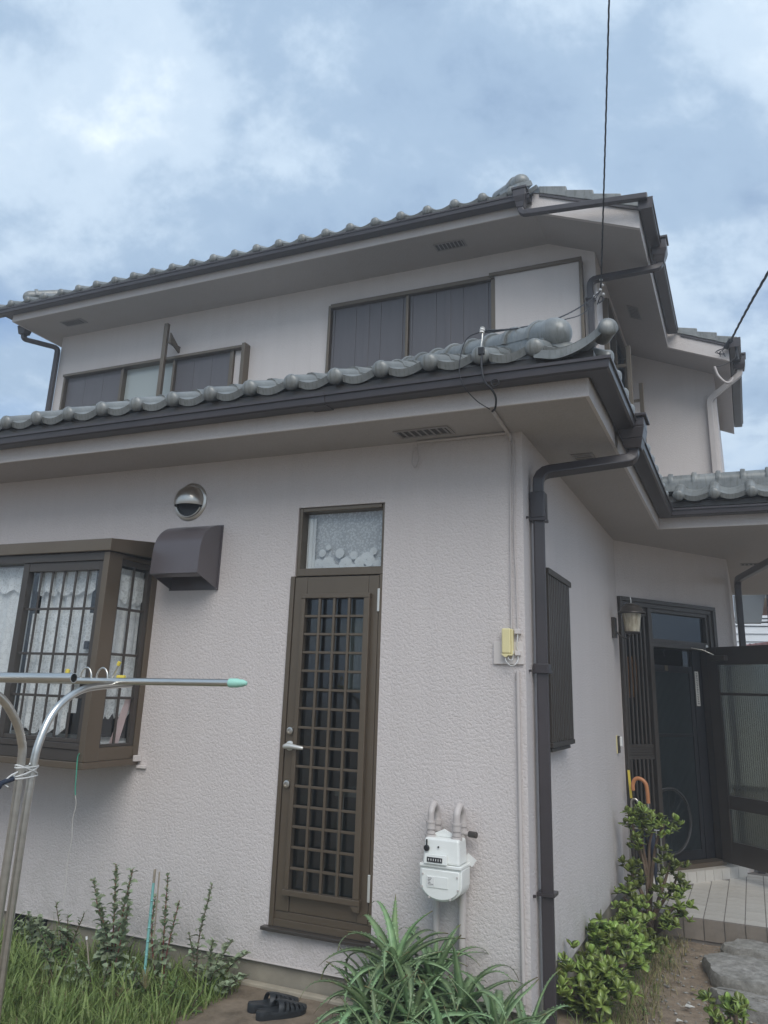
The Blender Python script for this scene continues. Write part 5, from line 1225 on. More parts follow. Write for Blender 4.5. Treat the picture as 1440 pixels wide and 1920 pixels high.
# ------------------------------------------------------------------ curtains and things behind the glass
def drape(x0, x1, y, z0, z1, amp, waves, hem=0.0, hemn=8, along='x', ph=0.0, gather=0.0):
    mb = MB(); nu = max(30, int(waves * 9))
    def fn(u, v):
        a = x0 + (x1 - x0) * u
        zb = z0 + hem * (1 - abs(math.sin(math.pi * hemn * u + ph))) * (1 if hem else 0)
        z = zb + (z1 - zb) * v
        k = amp * (0.5 + 0.5 * (1 - v)) if gather == 0 else amp
        d = k * (math.sin(2 * math.pi * waves * u + ph) + 0.4 * math.sin(2 * math.pi * waves * 2.3 * u + 1.1 + ph + v))
        return (a, y + d, z) if along == 'x' else (y + d, a, z)
    mb.grid(fn, nu, 10); return mb
G_ = 'lace curtains in the windows'
o = build('lace_curtain', drape(-3.10, -2.665, -0.34, 1.36, 2.24, 0.022, 5), 'sheer', smooth=180); tag(o, 'plain white curtain hanging full height behind the barred bay window sash', 'curtain', G_)
o = build('lace_curtain', drape(-3.11, -2.62, -0.375, 2.06, 2.235, 0.010, 4, 0.035, 5), 'lace_dense', smooth=180); tag(o, 'short lace valance along the top of the barred bay window sash', 'curtain', G_)
o = build('lace_curtain', drape(-3.11, -2.60, -0.38, 1.52, 1.95, 0.012, 3, 0.05, 3), 'lace_dense', smooth=180); tag(o, 'flowery lace tier at mid height of the barred bay window sash', 'curtain', G_)
o = build('lace_curtain', drape(-3.11, -2.70, -0.385, 1.23, 1.58, 0.012, 3, 0.04, 4), 'lace_dense', smooth=180); tag(o, 'lowest lace tier near the sill of the barred bay window sash', 'curtain', G_)
o = build('lace_curtain', drape(-4.36, -3.17, -0.35, 1.22, 2.25, 0.010, 8), 'sheer', smooth=180); tag(o, 'pale curtain filling the plain left pane of the bay window', 'curtain', G_)
o = build('lace_curtain', drape(-4.36, -3.17, -0.375, 2.08, 2.25, 0.006, 8, 0.03, 8), 'lace_dense', smooth=180); tag(o, 'lace valance across the plain left pane of the bay window', 'curtain', G_)
o = build('lace_curtain', drape(-0.36, -0.06, -2.515, 1.42, 2.24, 0.007, 4, 0, 1, 'y'), 'sheer', smooth=180); tag(o, 'white curtain behind the narrow side pane of the bay window', 'curtain', G_)
o = build('lace_curtain', drape(-0.33, -0.07, -2.500, 2.02, 2.20, 0.005, 3, 0.03, 4, 'y'), 'lace_dense', smooth=180); tag(o, 'lace valance at the top of the narrow side pane of the bay window', 'curtain', G_)
o = build('lace_curtain', drape(-0.33, -0.07, -2.498, 1.33, 1.72, 0.006, 3, 0.035, 5, 'y'), 'lace_dense', smooth=180); tag(o, 'scalloped lace hanging low in the narrow side pane of the bay window', 'curtain', G_)
o = build('pink_cloth', MB().hexa([(-2.490, -0.225, 1.195), (-2.490, -0.150, 1.180), (-2.493, -0.150, 1.180), (-2.493, -0.225, 1.195), (-2.490, -0.120, 1.46), (-2.490, -0.070, 1.45), (-2.493, -0.070, 1.45), (-2.493, -0.120, 1.46)]), 'pink', smooth=0)
tag(o, 'pale pink cloth strip leaning inside the side pane of the bay window', 'cloth')
o = build('window_ledge', MB().box(-4.36, -2.50, -0.43, 0.14, 1.18, 1.199), 'white', house, smooth=0)
# fanlight curtain with lace roses
o = build('lace_curtain', drape(-1.42, -0.84, 0.100, 2.21, 2.60, 0.005, 3), 'net', smooth=180); tag(o, 'white lace curtain with roses behind the fanlight of the glazed door', 'curtain', G_)
fan = o
gat = build('curtain_fold', drape(-1.385, -1.325, 0.082, 2.21, 2.57, 0.008, 2, gather=1), 'white', fan, smooth=180)
def rose(x, z, r):
    mb = MB()
    for ring, (rr, n, dy_) in enumerate(((1.0, 8, 0.0), (0.68, 6, -0.003), (0.36, 5, -0.006))):
        for k in range(n):
            a = 2 * math.pi * (k + 0.5 * ring) / n; cx_, cz_ = x + r * rr * 0.62 * math.cos(a), z + r * rr * 0.62 * math.sin(a); pr = r * rr * 0.42
            mb.poly([(cx_ + pr * math.cos(b), 0.084 + dy_ - 0.0006 * k, cz_ + pr * math.sin(b)) for b in [2 * math.pi * j / 9 for j in range(9)]])
    return build('lace_rose', mb, 'white', fan, smooth=0)
for x, z, r in ((-1.30, 2.28, 0.036), (-1.275, 2.35, 0.024), (-1.06, 2.33, 0.026), (-0.93, 2.35, 0.024), (-1.02, 2.29, 0.032), (-1.23, 2.285, 0.042), (-1.155, 2.345, 0.030), (-1.11, 2.275, 0.045), (-1.18, 2.25, 0.03), (-1.235, 2.385, 0.018), (-0.97, 2.30, 0.048), (-0.985, 2.25, 0.035), (-0.90, 2.27, 0.030), (-1.05, 2.255, 0.022)): rose(x, z, r)
# dim things inside the kitchen and the hall
o = build('kitchen_shelf', MB().box(-1.35, -0.85, 0.55, 0.85, 0.92, 0.95).box(-1.33, -1.29, 0.56, 0.84, 0.3, 0.9195).box(-0.90, -0.86, 0.56, 0.84, 0.3, 0.9195), 'room', smooth=0); tag(o, 'dim shelf inside, seen through the lattice of the glazed door', 'shelf')
o = build('kitchen_curtain', drape(-1.10, -0.90, 0.14, 1.55, 2.07, 0.012, 3), 'room', smooth=180); tag(o, 'dim grey curtain inside the upper right of the latticed door', 'curtain')
oc = build('orange_cloth', MB(ENT).grid(lambda u, v: (0.06 + 0.20 * u, 0.045 + 0.008 * math.sin(9 * u + 4 * v), 1.60 + 0.36 * v - 0.03 * math.sin(3 * u)), 8, 8), 'orange', smooth=180)
tag(oc, 'orange cloth hanging behind the slatted sidelight of the entrance', 'cloth')
# dim wheel added in place of a bicycle reflection in the screen glass
t = thing('reflected_wheel', 'dim bicycle wheel standing in for a reflection on the entrance screen', 'bicycle wheel', ENT((0.60, 0.055, 0.50)))
wc = Vector(ENT((0.60, 0.055, 0.53))); wu = Vector((math.cos(D2R(55)), math.sin(D2R(55)), 0))
def ring(r): return [tuple(wc + wu * r * math.cos(a) + Vector((0, 0, 1)) * r * math.sin(a)) for a in [2 * math.pi * k / 40 for k in range(40)]]
build('tyre', MB().tube(ring(0.275), 0.010, 8, False, True), 'tyre', t, smooth=60)
build('rim', MB().tube(ring(0.258), 0.004, 6, False, True), 'tyre', t, smooth=60)
build('hub', MB().lathe([(0.014, -0.03), (0.014, 0.03)], tuple(wc), (0.819, -0.574, 0), 12), 'steel', t, smooth=50)
for k in range(16):
    a = 2 * math.pi * k / 16
    build('spoke', MB().tube([tuple(wc), tuple(wc + wu * 0.256 * math.cos(a) + Vector((0, 0, 1)) * 0.256 * math.sin(a))], 0.0012, 4), 'tyre', t, smooth=0)

# umbrellas by the entrance
def umbrella(x, y, lab, hm, r, pts, tip):
    t = thing('umbrella', lab, 'umbrella', (x, y, PZ), 'umbrellas leaning by the entrance')
    build('handle', MB().tube(bez(pts, 7), r, 10), hm, t, smooth=60)
    b = pts[-1]
    build('canopy', MB().tube([(b[0], b[1], b[2] - 0.04), (b[0], b[1], b[2] - 0.10), (b[0] + 0.01, b[1], b[2] - 0.3), (tip[0], tip[1], 0.14)], [0.020, 0.036, 0.030, 0.010], 9), 'navy', t, smooth=40)
    build('shaft', MB().tube([b, (b[0], b[1], b[2] - 0.06)], 0.007, 8).tube([(tip[0], tip[1], 0.15), (tip[0], tip[1], PZ)], 0.005, 8), 'steel', t, smooth=60)
umbrella(0.20, 3.22, 'dark umbrella with an amber crook handle leaning by the entrance', 'amber', 0.016, [(0.085, 3.22, 0.83), (0.085, 3.22, 0.875), (0.105, 3.22, 0.918), (0.145, 3.22, 0.925), (0.185, 3.22, 0.895), (0.197, 3.22, 0.84), (0.200, 3.22, 0.74)], (0.23, 3.22))
umbrella(0.10, 3.15, 'dark umbrella with a thin brass hook handle by the side wall', 'steel_brushed', 0.008, [(0.075, 3.15, 0.70), (0.075, 3.15, 0.745), (0.090, 3.15, 0.77), (0.112, 3.15, 0.77), (0.128, 3.15, 0.742), (0.130, 3.15, 0.64)], (0.14, 3.15))
t = thing('umbrella_stand', 'thin steel wire umbrella stand behind the jade plant', 'umbrella stand', (0.2, 3.1, PZ))
for x in (0.06, 0.27, 0.30):
    build('stand_leg', MB().tube([(x, 3.08, PZ), (x - 0.005, 3.08, 0.56)], 0.006, 8), 'steel', t, smooth=60)
build('stand_ring', MB().tube([(0.06, 3.08, 0.56), (0.30, 3.08, 0.56), (0.30, 3.26, 0.56), (0.06, 3.26, 0.56)], 0.005, 6, False, True), 'steel', t, smooth=60)
o = build('yellow_strap', MB().hexa([(0.045, 3.30, 0.76), (0.065, 3.30, 0.76), (0.065, 3.304, 0.76), (0.045, 3.304, 0.76), (0.035, 3.30, 0.98), (0.055, 3.30, 0.98), (0.055, 3.304, 0.98), (0.035, 3.304, 0.98)]), 'yellow', smooth=0)
tag(o, 'yellow strap hanging by the sidelight above the umbrellas', 'strap')

# ------------------------------------------------------------------ neighbours far right
t = thing('neighbour_house', 'beige neighbouring house with a grey balcony seen past the far down pipe', 'house', (1.6, 12, 0))
build('wall', MB().box(0.95, 4.2, 12.6, 16, 3.49, 4.25), 'neigh_wall', t, smooth=0)
build('balcony', MB().hexa([(0.9, 12.3, 3.0), (1.335, 12.3, 3.0), (1.335, 12.5, 3.0), (0.9, 12.5, 3.0), (0.9, 12.3, 3.51), (1.445, 12.3, 3.51), (1.445, 12.5, 3.51), (0.9, 12.5, 3.51)]), 'neigh_grey', t, smooth=0)
build('roof', MB().hexa([(1.30, 11.9, 3.98), (4.4, 11.9, 3.30), (4.4, 16, 3.30), (1.30, 16, 3.98), (1.30, 11.9, 4.1), (4.4, 11.9, 3.42), (4.4, 16, 3.42), (1.30, 16, 4.1)]), 'neigh_grey', t, smooth=0)
build('corner_pipe', MB().tube([(1.50, 12.2, 3.75), (1.46, 12.3, 2.6)], 0.03, 8), 'gutter', t, smooth=60)
t = thing('white_building', 'white clapboard building behind the neighbouring balcony', 'building', (2.5, 22, 0))
for k in range(10):
    build('siding_board', MB().hexa([(0.5, 21.96, 2.0 + k * 0.22), (6, 21.96, 2.0 + k * 0.22), (6, 22.2, 2.0 + k * 0.22), (0.5, 22.2, 2.0 + k * 0.22), (0.5, 22.0, 2.212 + k * 0.22), (6, 22.0, 2.212 + k * 0.22), (6, 22.2, 2.212 + k * 0.22), (0.5, 22.2, 2.212 + k * 0.22)]), 'siding', t, smooth=0)
t = thing('red_roofed_shed', 'low shed with a red tiled roof at the right edge', 'shed', (1.8, 14, 0))
build('shed_wall', MB().box(0.9, 4, 14.1, 17, 0, 2.4), 'neigh_wall', t, smooth=0)
build('shed_roof', MB().hexa([(0.95, 13.8, 2.46), (4, 13.8, 2.62), (4, 17, 3.1), (0.95, 17, 2.75), (0.95, 13.8, 2.60), (4, 13.8, 2.83), (4, 17, 3.3), (0.95, 17, 2.9)]), 'red_tile', t, smooth=0)
for k in range(14): build('roof_rib', MB().tube([(1.0 + 0.12 * k, 13.76, 2.60 + 0.0075 * 1.0 * k), (1.0 + 0.12 * k, 15.4, 2.80 + 0.0085 * k)], 0.028, 6), 'red_tile', t, smooth=40)
for z, r, w_ in ((2.955, 0.012, 'thin upper'), (2.86, 0.022, 'thick middle'), (2.76, 0.012, 'thin lower')):
    o = build('power_line', MB().tube([(0.2, 18.5, z + 0.72), (1.5, 18.5, z + 0.70), (5, 18.4, z + 0.78)], r, 6), 'wire', smooth=60); tag(o, '%s of three wires crossing the gap left of the neighbouring house' % w_, 'wire', 'wires across the gap')

# ------------------------------------------------------------------ laundry stand in the foreground
LX = -1.66
t = thing('laundry_stand', 'stainless steel laundry stand with two bent arms at the left edge', 'laundry stand', (LX, -1.62, 0))
armR = bez([(LX, -1.585, 0.0), (LX, -1.592, 0.7), (LX, -1.590, 1.15), (LX, -1.572, 1.305), (LX, -1.505, 1.432), (LX, -1.370, 1.510), (LX, -1.18, 1.534), (LX, -1.06, 1.541)], 9)
armL = bez([(LX, -1.652, 0.0), (LX, -1.648, 0.7), (LX, -1.652, 1.20), (LX, -1.672, 1.315), (LX, -1.730, 1.405), (LX, -1.815, 1.478), (LX, -1.95, 1.525), (LX, -2.08, 1.532)], 9)
build('stand_arm', MB().tube(armR, 0.0165, 14), 'steel', t, smooth=60)
build('stand_arm', MB().tube(armL, 0.0165, 14), 'steel', t, smooth=60)
build('base_tube', MB().tube([(LX, -2.05, 0.02), (LX, -1.15, 0.02)], 0.016, 10), 'steel', t, smooth=60)
build('weld_bead', MB().lathe([(0, -0.008), (0.006, 0), (0, 0.008)], (LX + 0.014, -1.62, 1.215), (0, 0, 1), 8), 'steel', t, smooth=60)
for x in (-1.845, -1.745):
    build('pole_hook', MB().tube([(x - 0.034 + 0.034 * (1 - math.cos(a)), -1.165, 1.562 + 0.048 * math.sin(a)) for a in [math.pi * k / 12 for k in range(13)]], 0.0045, 8), 'steel', t, smooth=60)
pk = build('pole_stop', MB().tube([(-1.69, -1.16, 1.565), (-1.66, -1.16, 1.626)], 0.006, 8), 'steel', t, smooth=60)
build('stop_cap', MB().tube([(-1.661, -1.16, 1.624), (-1.654, -1.16, 1.640)], 0.009, 10), 'yellow', pk, smooth=40)
build('stop_cap', MB().lathe([(0.011, -0.010), (0.011, 0.008), (0, 0.012)], (-1.975, -1.155, 1.590), (0, 0, 1), 10), 'yellow', pk, smooth=40)
build('yellow_pad', MB().box(-1.675, -1.63, -1.15, -1.13, 1.565, 1.580), 'yellow', t, smooth=0, bevel=0.004)
def pole(y, x0, x1, z0, z1, r, lab, cap):
    t = thing('laundry_pole', lab, 'laundry pole', (x1, y, z1), 'poles on the laundry stand')
    P = [(x0, y, z0), (x1, y, z1)]
    mb = MB().tube(P, r, 18, False)
    mb.tube(P, r - 0.0022, 18, False)
    mb.lathe([(r, 0.0), (r - 0.0022, 0.0)], P[1], (1, 0, 0.02), 18)
    build('pole_tube', mb, 'steel', t, smooth=60)
    if cap:
        d = (x1, y, z1)
        build('end_cap', MB().lathe([(r + 0.0035, -0.02), (r + 0.0035, 0.022), (r + 0.001, 0.026), (r, 0.046), (r * 0.55, 0.066), (0, 0.070)], d, (1, 0, 0.012), 16), 'mint', t, smooth=40)
    else:
        build('bore', MB().lathe([(r - 0.0024, 0), (0, 0.0002)], (x1 - 0.03, y, z1), (1, 0, 0.02), 14), 'black', t, smooth=40)
pole(-1.16, -4.2, -1.005, 1.513, 1.562, 0.0158, 'thin steel laundry pole ending in a mint green cap', True)
pole(-1.90, -4.2, -1.200, 1.505, 1.5575, 0.0175, 'thicker steel laundry pole with an open hollow end at left', False)
# cord wraps
t = thing('tie_cord', 'white cord wrapped round the uprights of the laundry stand', 'cord', (LX, -1.62, 1.2))
for k, (dz, ti) in enumerate(((0.020, 0.0), (0.004, 0.018), (-0.018, 0.004), (0.010, -0.02))):
    build('cord_turn', MB().tube([(LX + 0.024 * math.cos(a), -1.62 + 0.056 * math.sin(a), 1.185 + dz + ti * math.sin(a)) for a in [2 * math.pi * j / 22 for j in range(22)]], 0.0035, 6, False, True), 'white_cord', t, smooth=60)
build('cord_end', MB().tube(bez([(LX + 0.01, -1.672, 1.19), (LX, -1.70, 1.175), (LX - 0.01, -1.715, 1.15), (LX, -1.70, 1.135)], 5), 0.0035, 6), 'white_cord', t, smooth=60)
o = build('dark_strap', MB().tube(bez([(LX, -1.68, 1.165), (LX - 0.01, -1.74, 1.145), (LX - 0.02, -1.80, 1.09), (LX - 0.02, -1.88, 1.00), (LX - 0.02, -1.93, 0.90)], 5), [0.010] * 5 + [0.018] * 6 + [0.024] * 10, 8), 'navy', smooth=50)
tag(o, 'dark rolled strap tied to the laundry stand at the left edge', 'strap')
# string below the bay window
t = thing('hanging_string', 'green and white string hanging from the bay window base', 'string', (-2.47, -0.47, 1.1))
build('green_part', MB().tube(bez([(-2.468, -0.482, 1.150), (-2.480, -0.480, 1.128), (-2.474, -0.480, 1.05), (-2.468, -0.480, 0.97), (-2.462, -0.478, 0.93)], 6), 0.0032, 6), 'green_string', t, smooth=60)
build('white_part', MB().tube(bez([(-2.462, -0.478, 0.93), (-2.450, -0.476, 0.88), (-2.462, -0.474, 0.80), (-2.452, -0.472, 0.70), (-2.464, -0.47, 0.60), (-2.456, -0.468, 0.48), (-2.458, -0.466, 0.37)], 8), 0.0016, 5), 'pale_string', t, smooth=60)

# ------------------------------------------------------------------ sandals on the step
def sandal(loc, rz_, lab):
    t = thing('sandal', lab, 'sandal', loc, 'black sandals on the step')
    F = Matrix.Translation(loc) @ Matrix.Rotation(rz_, 4, 'Z')
    fr = lambda p: tuple(F @ Vector(p))
    N_ = 28
    def half(u):   # half width along the length 0 heel .. 1 toe
        return 0.5 * (0.066 + 0.034 * max(0, math.sin(math.pi * min(1, max(0, (u - 0.25) / 0.9)))) ) * (max(0.0, 1 - abs(2 * u - 1) ** 5.5)) ** 0.5
    Lh = 0.265
    pts = [(Lh * k / N_, half(k / N_)) for k in range(N_ + 1)] + [(Lh * k / N_, -half(k / N_)) for k in range(N_ - 1, 0, -1)]
    sole = MB(fr)
    ring = []
    for z, s_ in ((0.0, 0.95), (0.010, 1.0), (0.024, 1.0), (0.030, 0.96), (0.027, 0.84)):
        ring.append([sole.p((Lh / 2 + (x - Lh / 2) * (0.985 if s_ < 1 else 1), y * s_, z + 0.010 * max(0, 1 - x / 0.09) * (z > 0.012))) for x, y in pts])
    for a, b in zip(ring, ring[1:]):
        for j in range(len(pts)): sole.f.append([a[j], a[(j + 1) % len(pts)], b[(j + 1) % len(pts)], b[j]])
    sole.f.append(ring[0][::-1]); sole.f.append(ring[-1])
    build('sole', sole, 'sandal', t, smooth=50)
    def arch(u, v, d=0.0):
        x = Lh * u; w = half(u) + 0.003; h = (0.072 - 0.040 * max(0, (u - 0.42) / 0.55) ** 1.2) + d; a = math.pi * v
        return (x + 0.02 * math.sin(a) * (0.6 if u < 0.6 else 0.2), w * 1.02 * math.cos(a), 0.018 + (h - 0.018) * math.sin(a) ** 0.75)
    def band(u0, u1, v0, v1, nu=4, nv=8):
        mb = MB(fr)
        o_ = [[mb.p(arch(u0 + (u1 - u0) * i / nu, v0 + (v1 - v0) * j / nv)) for j in range(nv + 1)] for i in range(nu + 1)]
        i_ = [[mb.p(arch(u0 + (u1 - u0) * i / nu, v0 + (v1 - v0) * j / nv, -0.006)) for j in range(nv + 1)] for i in range(nu + 1)]
        for i in range(nu):
            for j in range(nv): mb.f += [[o_[i][j], o_[i + 1][j], o_[i + 1][j + 1], o_[i][j + 1]], [i_[i][j], i_[i][j + 1], i_[i + 1][j + 1], i_[i + 1][j]]]
        for i in range(nu): mb.f += [[o_[i][0], i_[i][0], i_[i + 1][0], o_[i + 1][0]], [o_[i][nv], o_[i + 1][nv], i_[i + 1][nv], i_[i][nv]]]
        for j in range(nv): mb.f += [[o_[0][j], o_[0][j + 1], i_[0][j + 1], i_[0][j]], [o_[nu][j], i_[nu][j], i_[nu][j + 1], o_[nu][j + 1]]]
        return mb
    build('instep_band', band(0.36, 0.46, 0.0, 1.0, 3, 14), 'sandal', t, smooth=50)
    build('top_band', band(0.461, 0.88, 0.36, 0.64, 7, 6), 'sandal', t, smooth=50)
    for k in range(4):
        u = 0.50 + 0.10 * k
        for v0, v1 in ((0.0, 0.355), (0.645, 1.0)): build('side_strap', band(u, u + 0.055, v0, v1, 2, 6), 'sandal', t, smooth=50)
    build('toe_cap', band(0.881, 0.985, 0.0, 1.0, 3, 12), 'sandal', t, smooth=50)
sandal((-1.315, -0.355, 0.032), D2R(52), 'black slotted sandal lying nearer the wall on the concrete step')
sandal((-1.225, -0.420, 0.032), D2R(56), 'black slotted sandal lying nearer the camera on the concrete step')

# ------------------------------------------------------------------ plants
def add_leaf(mb, fn_center, fn_half, n, cup=0.0, teeth=0, tooth=0.006, thick=0.0):
    """strip leaf along its centre line; fn_center(t)->(x,z), fn_half(t)->half width"""
    base = len(mb.v); rows = []
    for i in range(n + 1):
        t_ = i / n; x, z = fn_center(t_); h = fn_half(t_)
        row = [mb.p((x, -h, z + cup * h)), mb.p((x, 0, z - thick * (1 - t_ * 0.6))), mb.p((x, h, z + cup * h))]
        rows.append(row); 
        mb.uvs += [t_, t_, t_]
    for a, b in zip(rows, rows[1:]):
        mb.f += [[a[0], b[0], b[1], a[1]], [a[1], b[1], b[2], a[2]]]
    if thick:
        top = []
        for i in range(n + 1):
            t_ = i / n; x, z = fn_center(t_); h = fn_half(t_); top.append(mb.p((x, 0, z + cup * h * 0.35))); mb.uvs.append(t_)
        for i in range(n):
            a, b = rows[i], rows[i + 1]
            mb.f += [[a[0], top[i], top[i + 1], b[0]], [top[i], a[2], b[2], top[i + 1]]]
    if teeth:
        for k in range(teeth):
            t_ = 0.08 + 0.82 * k / teeth; t2 = t_ + 0.022
            for s_ in (-1, 1):
                x, z = fn_center(t_); x2, z2 = fn_center(t2); h = fn_half(t_); h2 = fn_half(t2)
                mb.f.append([mb.p((x, s_ * h, z + cup * h)), mb.p((x2, s_ * h2, z2 + cup * h2)), mb.p(((x + x2) / 2 + 0.003, s_ * (max(h, h2) + tooth), (z + z2) / 2 + cup * h))]); mb.uvs += [t_, t2, t_]
def leaf_mesh(name, mb, mat):
    me = bpy.data.meshes.new(name); me.from_pydata(mb.v, [], mb.f); me.update()
    uv = me.uv_layers.new(name='UVMap')
    for l in me.loops: uv.data[l.index].uv = (0.5, mb.uvs[l.vertex_index])
    me.materials.append(M[mat]); me.shade_smooth()
    return me
def newleaf():
    mb = MB(); mb.uvs = []; return mb
# aloe leaves: several curls
ALOE = []
for k in range(12):
    L_ = random.uniform(0.28, 0.40); e0 = 0.0; droop = random.uniform(0.9, 2.4) if k < 9 else random.uniform(0.2, 0.9); tipc = random.uniform(-0.9, 1.0)
    cen = [(0.0, 0.0)]; ang = e0; n = 18
    for i in range(n):
        tt = (i + 0.5) / n; ang = e0 - droop * tt ** 1.5 - tipc * max(0, tt - 0.7) * 2.2
        cen.append((cen[-1][0] + L_ / n * math.cos(ang), cen[-1][1] + L_ / n * math.sin(ang)))
    fc = lambda t, cen=cen, n=n: (lambda q, i: (cen[i][0] + (cen[min(i + 1, n)][0] - cen[i][0]) * q, cen[i][1] + (cen[min(i + 1, n)][1] - cen[i][1]) * q))(t * n - min(n, int(t * n)), min(n, int(t * n)))
    w0 = random.uniform(0.025, 0.032)
    mb = newleaf(); add_leaf(mb, fc, lambda t, w0=w0: w0 * (1 - t) ** 0.95 * (0.85 + 0.15 * min(1, t * 8)) + 0.0006, n, 0.30, 15, 0.0075, 0.012)
    ALOE.append(leaf_mesh('aloe_leaf', mb, 'aloe'))
def orient(pos, az, el, roll=0.0, s=1.0):
    return Matrix.Translation(pos) @ Matrix.Rotation(az, 4, 'Z') @ Matrix.Rotation(-el, 4, 'Y') @ Matrix.Rotation(roll, 4, 'X') @ Matrix.Scale(s, 4)
aloes = [(-0.60, -0.30, 0.40, 1.15, 20), (-0.42, -0.22, 0.30, 1.0, 16), (-0.74, -0.24, 0.20, 0.85, 14), (-0.66, -0.45, 0.20, 1.05, 18), (-0.44, -0.42, 0.18, 1.1, 18), (-0.22, -0.30, 0.24, 1.05, 18), (-0.24, -0.50, 0.12, 1.0, 16), (-0.02, -0.36, 0.18, 1.05, 18), (0.06, -0.52, 0.10, 0.95, 16), (-0.70, -0.36, 0.10, 0.85, 12), (0.10, -0.25, 0.10, 0.9, 14), (-0.52, -0.60, 0.06, 1.0, 16), (-0.05, -0.62, 0.05, 0.95, 15), (-0.66, -0.62, 0.04, 0.85, 14)]
alabs = ['tallest aloe rosette in front of the gas meter', 'aloe rosette right below the gas meter', 'aloe rosette at the left under the door corner', 'aloe rosette left of centre at the front of the clump', 'aloe rosette in the middle of the clump', 'aloe rosette between the gas meter and the down pipe', 'low aloe rosette at the front right of centre', 'aloe rosette close to the foot of the down pipe', 'low aloe rosette at the right front of the clump', 'small aloe rosette at the far left of the clump', 'small aloe rosette behind the foot of the down pipe', 'lowest aloe rosette at the bottom edge of the picture', 'low aloe rosette at the right bottom edge', 'low aloe rosette at the left bottom edge']
for (x, y, z, s_, nl), lab in zip(aloes, alabs):
    z *= 0.74; s_ *= 0.94; x = -0.36 + (x + 0.36) * 0.86
    t = thing('aloe_plant', lab, 'aloe', (x, y, 0), 'aloe clump by the wall')
    build('stem', MB().tube(bez([(x, y, -0.05), (x + 0.01, y, z * 0.5), (x, y, z + 0.03)], 4), 0.017, 8), 'twig', t, smooth=60)
    nl += 11
    for i in range(nl):
        u = i / nl; az = i * 2.39996 + random.uniform(-0.3, 0.3); el = D2R(78 - 72 * u ** 0.6 + random.uniform(-10, 10))
        me = random.choice(ALOE[:9] if u > 0.25 else ALOE[6:])
        # leaves that would run into the wall lean outward
        if math.sin(az) > 0.5 and y > -0.30 and el < D2R(55): el = D2R(62)
        inst('leaf', me, orient((x + 0.008 * math.cos(az), y + 0.008 * math.sin(az), z + 0.035 * (1 - u)), az, el, random.uniform(-0.3, 0.3), s_ * random.uniform(0.78, 1.1)), t)
# jade leaves
JADE = []
for k in range(5):
    L_ = 1.0; w0 = random.uniform(0.34, 0.42); cu = random.uniform(0.02, 0.22); dr = random.uniform(-0.25, 0.35)
    mb = newleaf(); add_leaf(mb, lambda t, dr=dr: (t, dr * t * t), lambda t, w0=w0: w0 * (math.sin(math.pi * min(1, 0.06 + 0.94 * t) ** 1.45) ** 0.75) + 0.01, 7, cu, 0, 0, 0.09)
    JADE.append(leaf_mesh('jade_leaf', mb, 'jade'))
def jade(lab, base, branches, leaf, n_tip, group='jade plants along the side wall', spread=0.85):
    """branches: list of (points) ending in leafy tips"""
    t = thing('jade_plant', lab, 'jade plant', base, group); left = 300; more = MB()
    for pts in branches:
        P = bez(pts, 4); m = len(P)
        build('stem', MB().tube(P, [0.016 * (1 - 0.6 * i / m) for i in range(m)], 7), 'twig', t, smooth=60)
    for pts in branches:
        tip = Vector(pts[-1])
        nt2 = n_tip
        for q in range(nt2):
            c = tip + Vector((random.gauss(0, 1), random.gauss(0, 1), random.gauss(0, 0.8))) * leaf * spread
            if c.x < 0.03: c.x = 0.03 + random.uniform(0, 0.03)
            ax = (c - tip + Vector((0.1, -0.15, 0.5)) * leaf); az0 = random.uniform(0, 6.28)
            for i in range(6):
                az = az0 + i * 2.4; el = D2R(random.uniform(-10, 45) if i < 4 else random.uniform(45, 80))
                me_, mw = random.choice(JADE), orient(c, az, el, random.uniform(-0.4, 0.4), leaf * random.uniform(0.7, 1.1))
                if left > 0:
                    inst('leaf', me_, mw, t); left -= 1
                else:
                    base_ = len(more.v); more.v += [tuple(mw @ v.co) for v in me_.vertices]; more.f += [[i_ + base_ for i_ in p.vertices] for p in me_.polygons]
    if more.v: build('leaf', more, 'jade', t, smooth=180)['kind'] = 'stuff'
random.seed(21)
B0 = (0.23, 2.62, -0.03)
def br(p, *m): return [B0, *m, p]
jade('tall jade plant with pruned leafy balls beside the entrance porch', B0, [
    br((0.22, 2.72, 0.70), (0.24, 2.66, 0.25), (0.20, 2.72, 0.50)), br((0.13, 2.70, 0.66), (0.22, 2.66, 0.3), (0.16, 2.7, 0.5)), br((0.29, 2.70, 0.63), (0.24, 2.68, 0.3), (0.25, 2.7, 0.5)), br((0.37, 2.68, 0.66), (0.26, 2.66, 0.3), (0.31, 2.7, 0.55)), br((0.17, 2.68, 0.54), (0.22, 2.65, 0.3)),
    br((0.11, 2.64, 0.34), (0.22, 2.62, 0.12), (0.15, 2.62, 0.25)), br((0.15, 2.60, 0.26), (0.22, 2.6, 0.1)), br((0.40, 2.66, 0.42), (0.29, 2.62, 0.12), (0.36, 2.65, 0.3)), br((0.44, 2.66, 0.32), (0.3, 2.6, 0.1), (0.40, 2.66, 0.24)), br((0.33, 2.60, 0.24), (0.28, 2.6, 0.1))], 0.056, 10, spread=0.72)
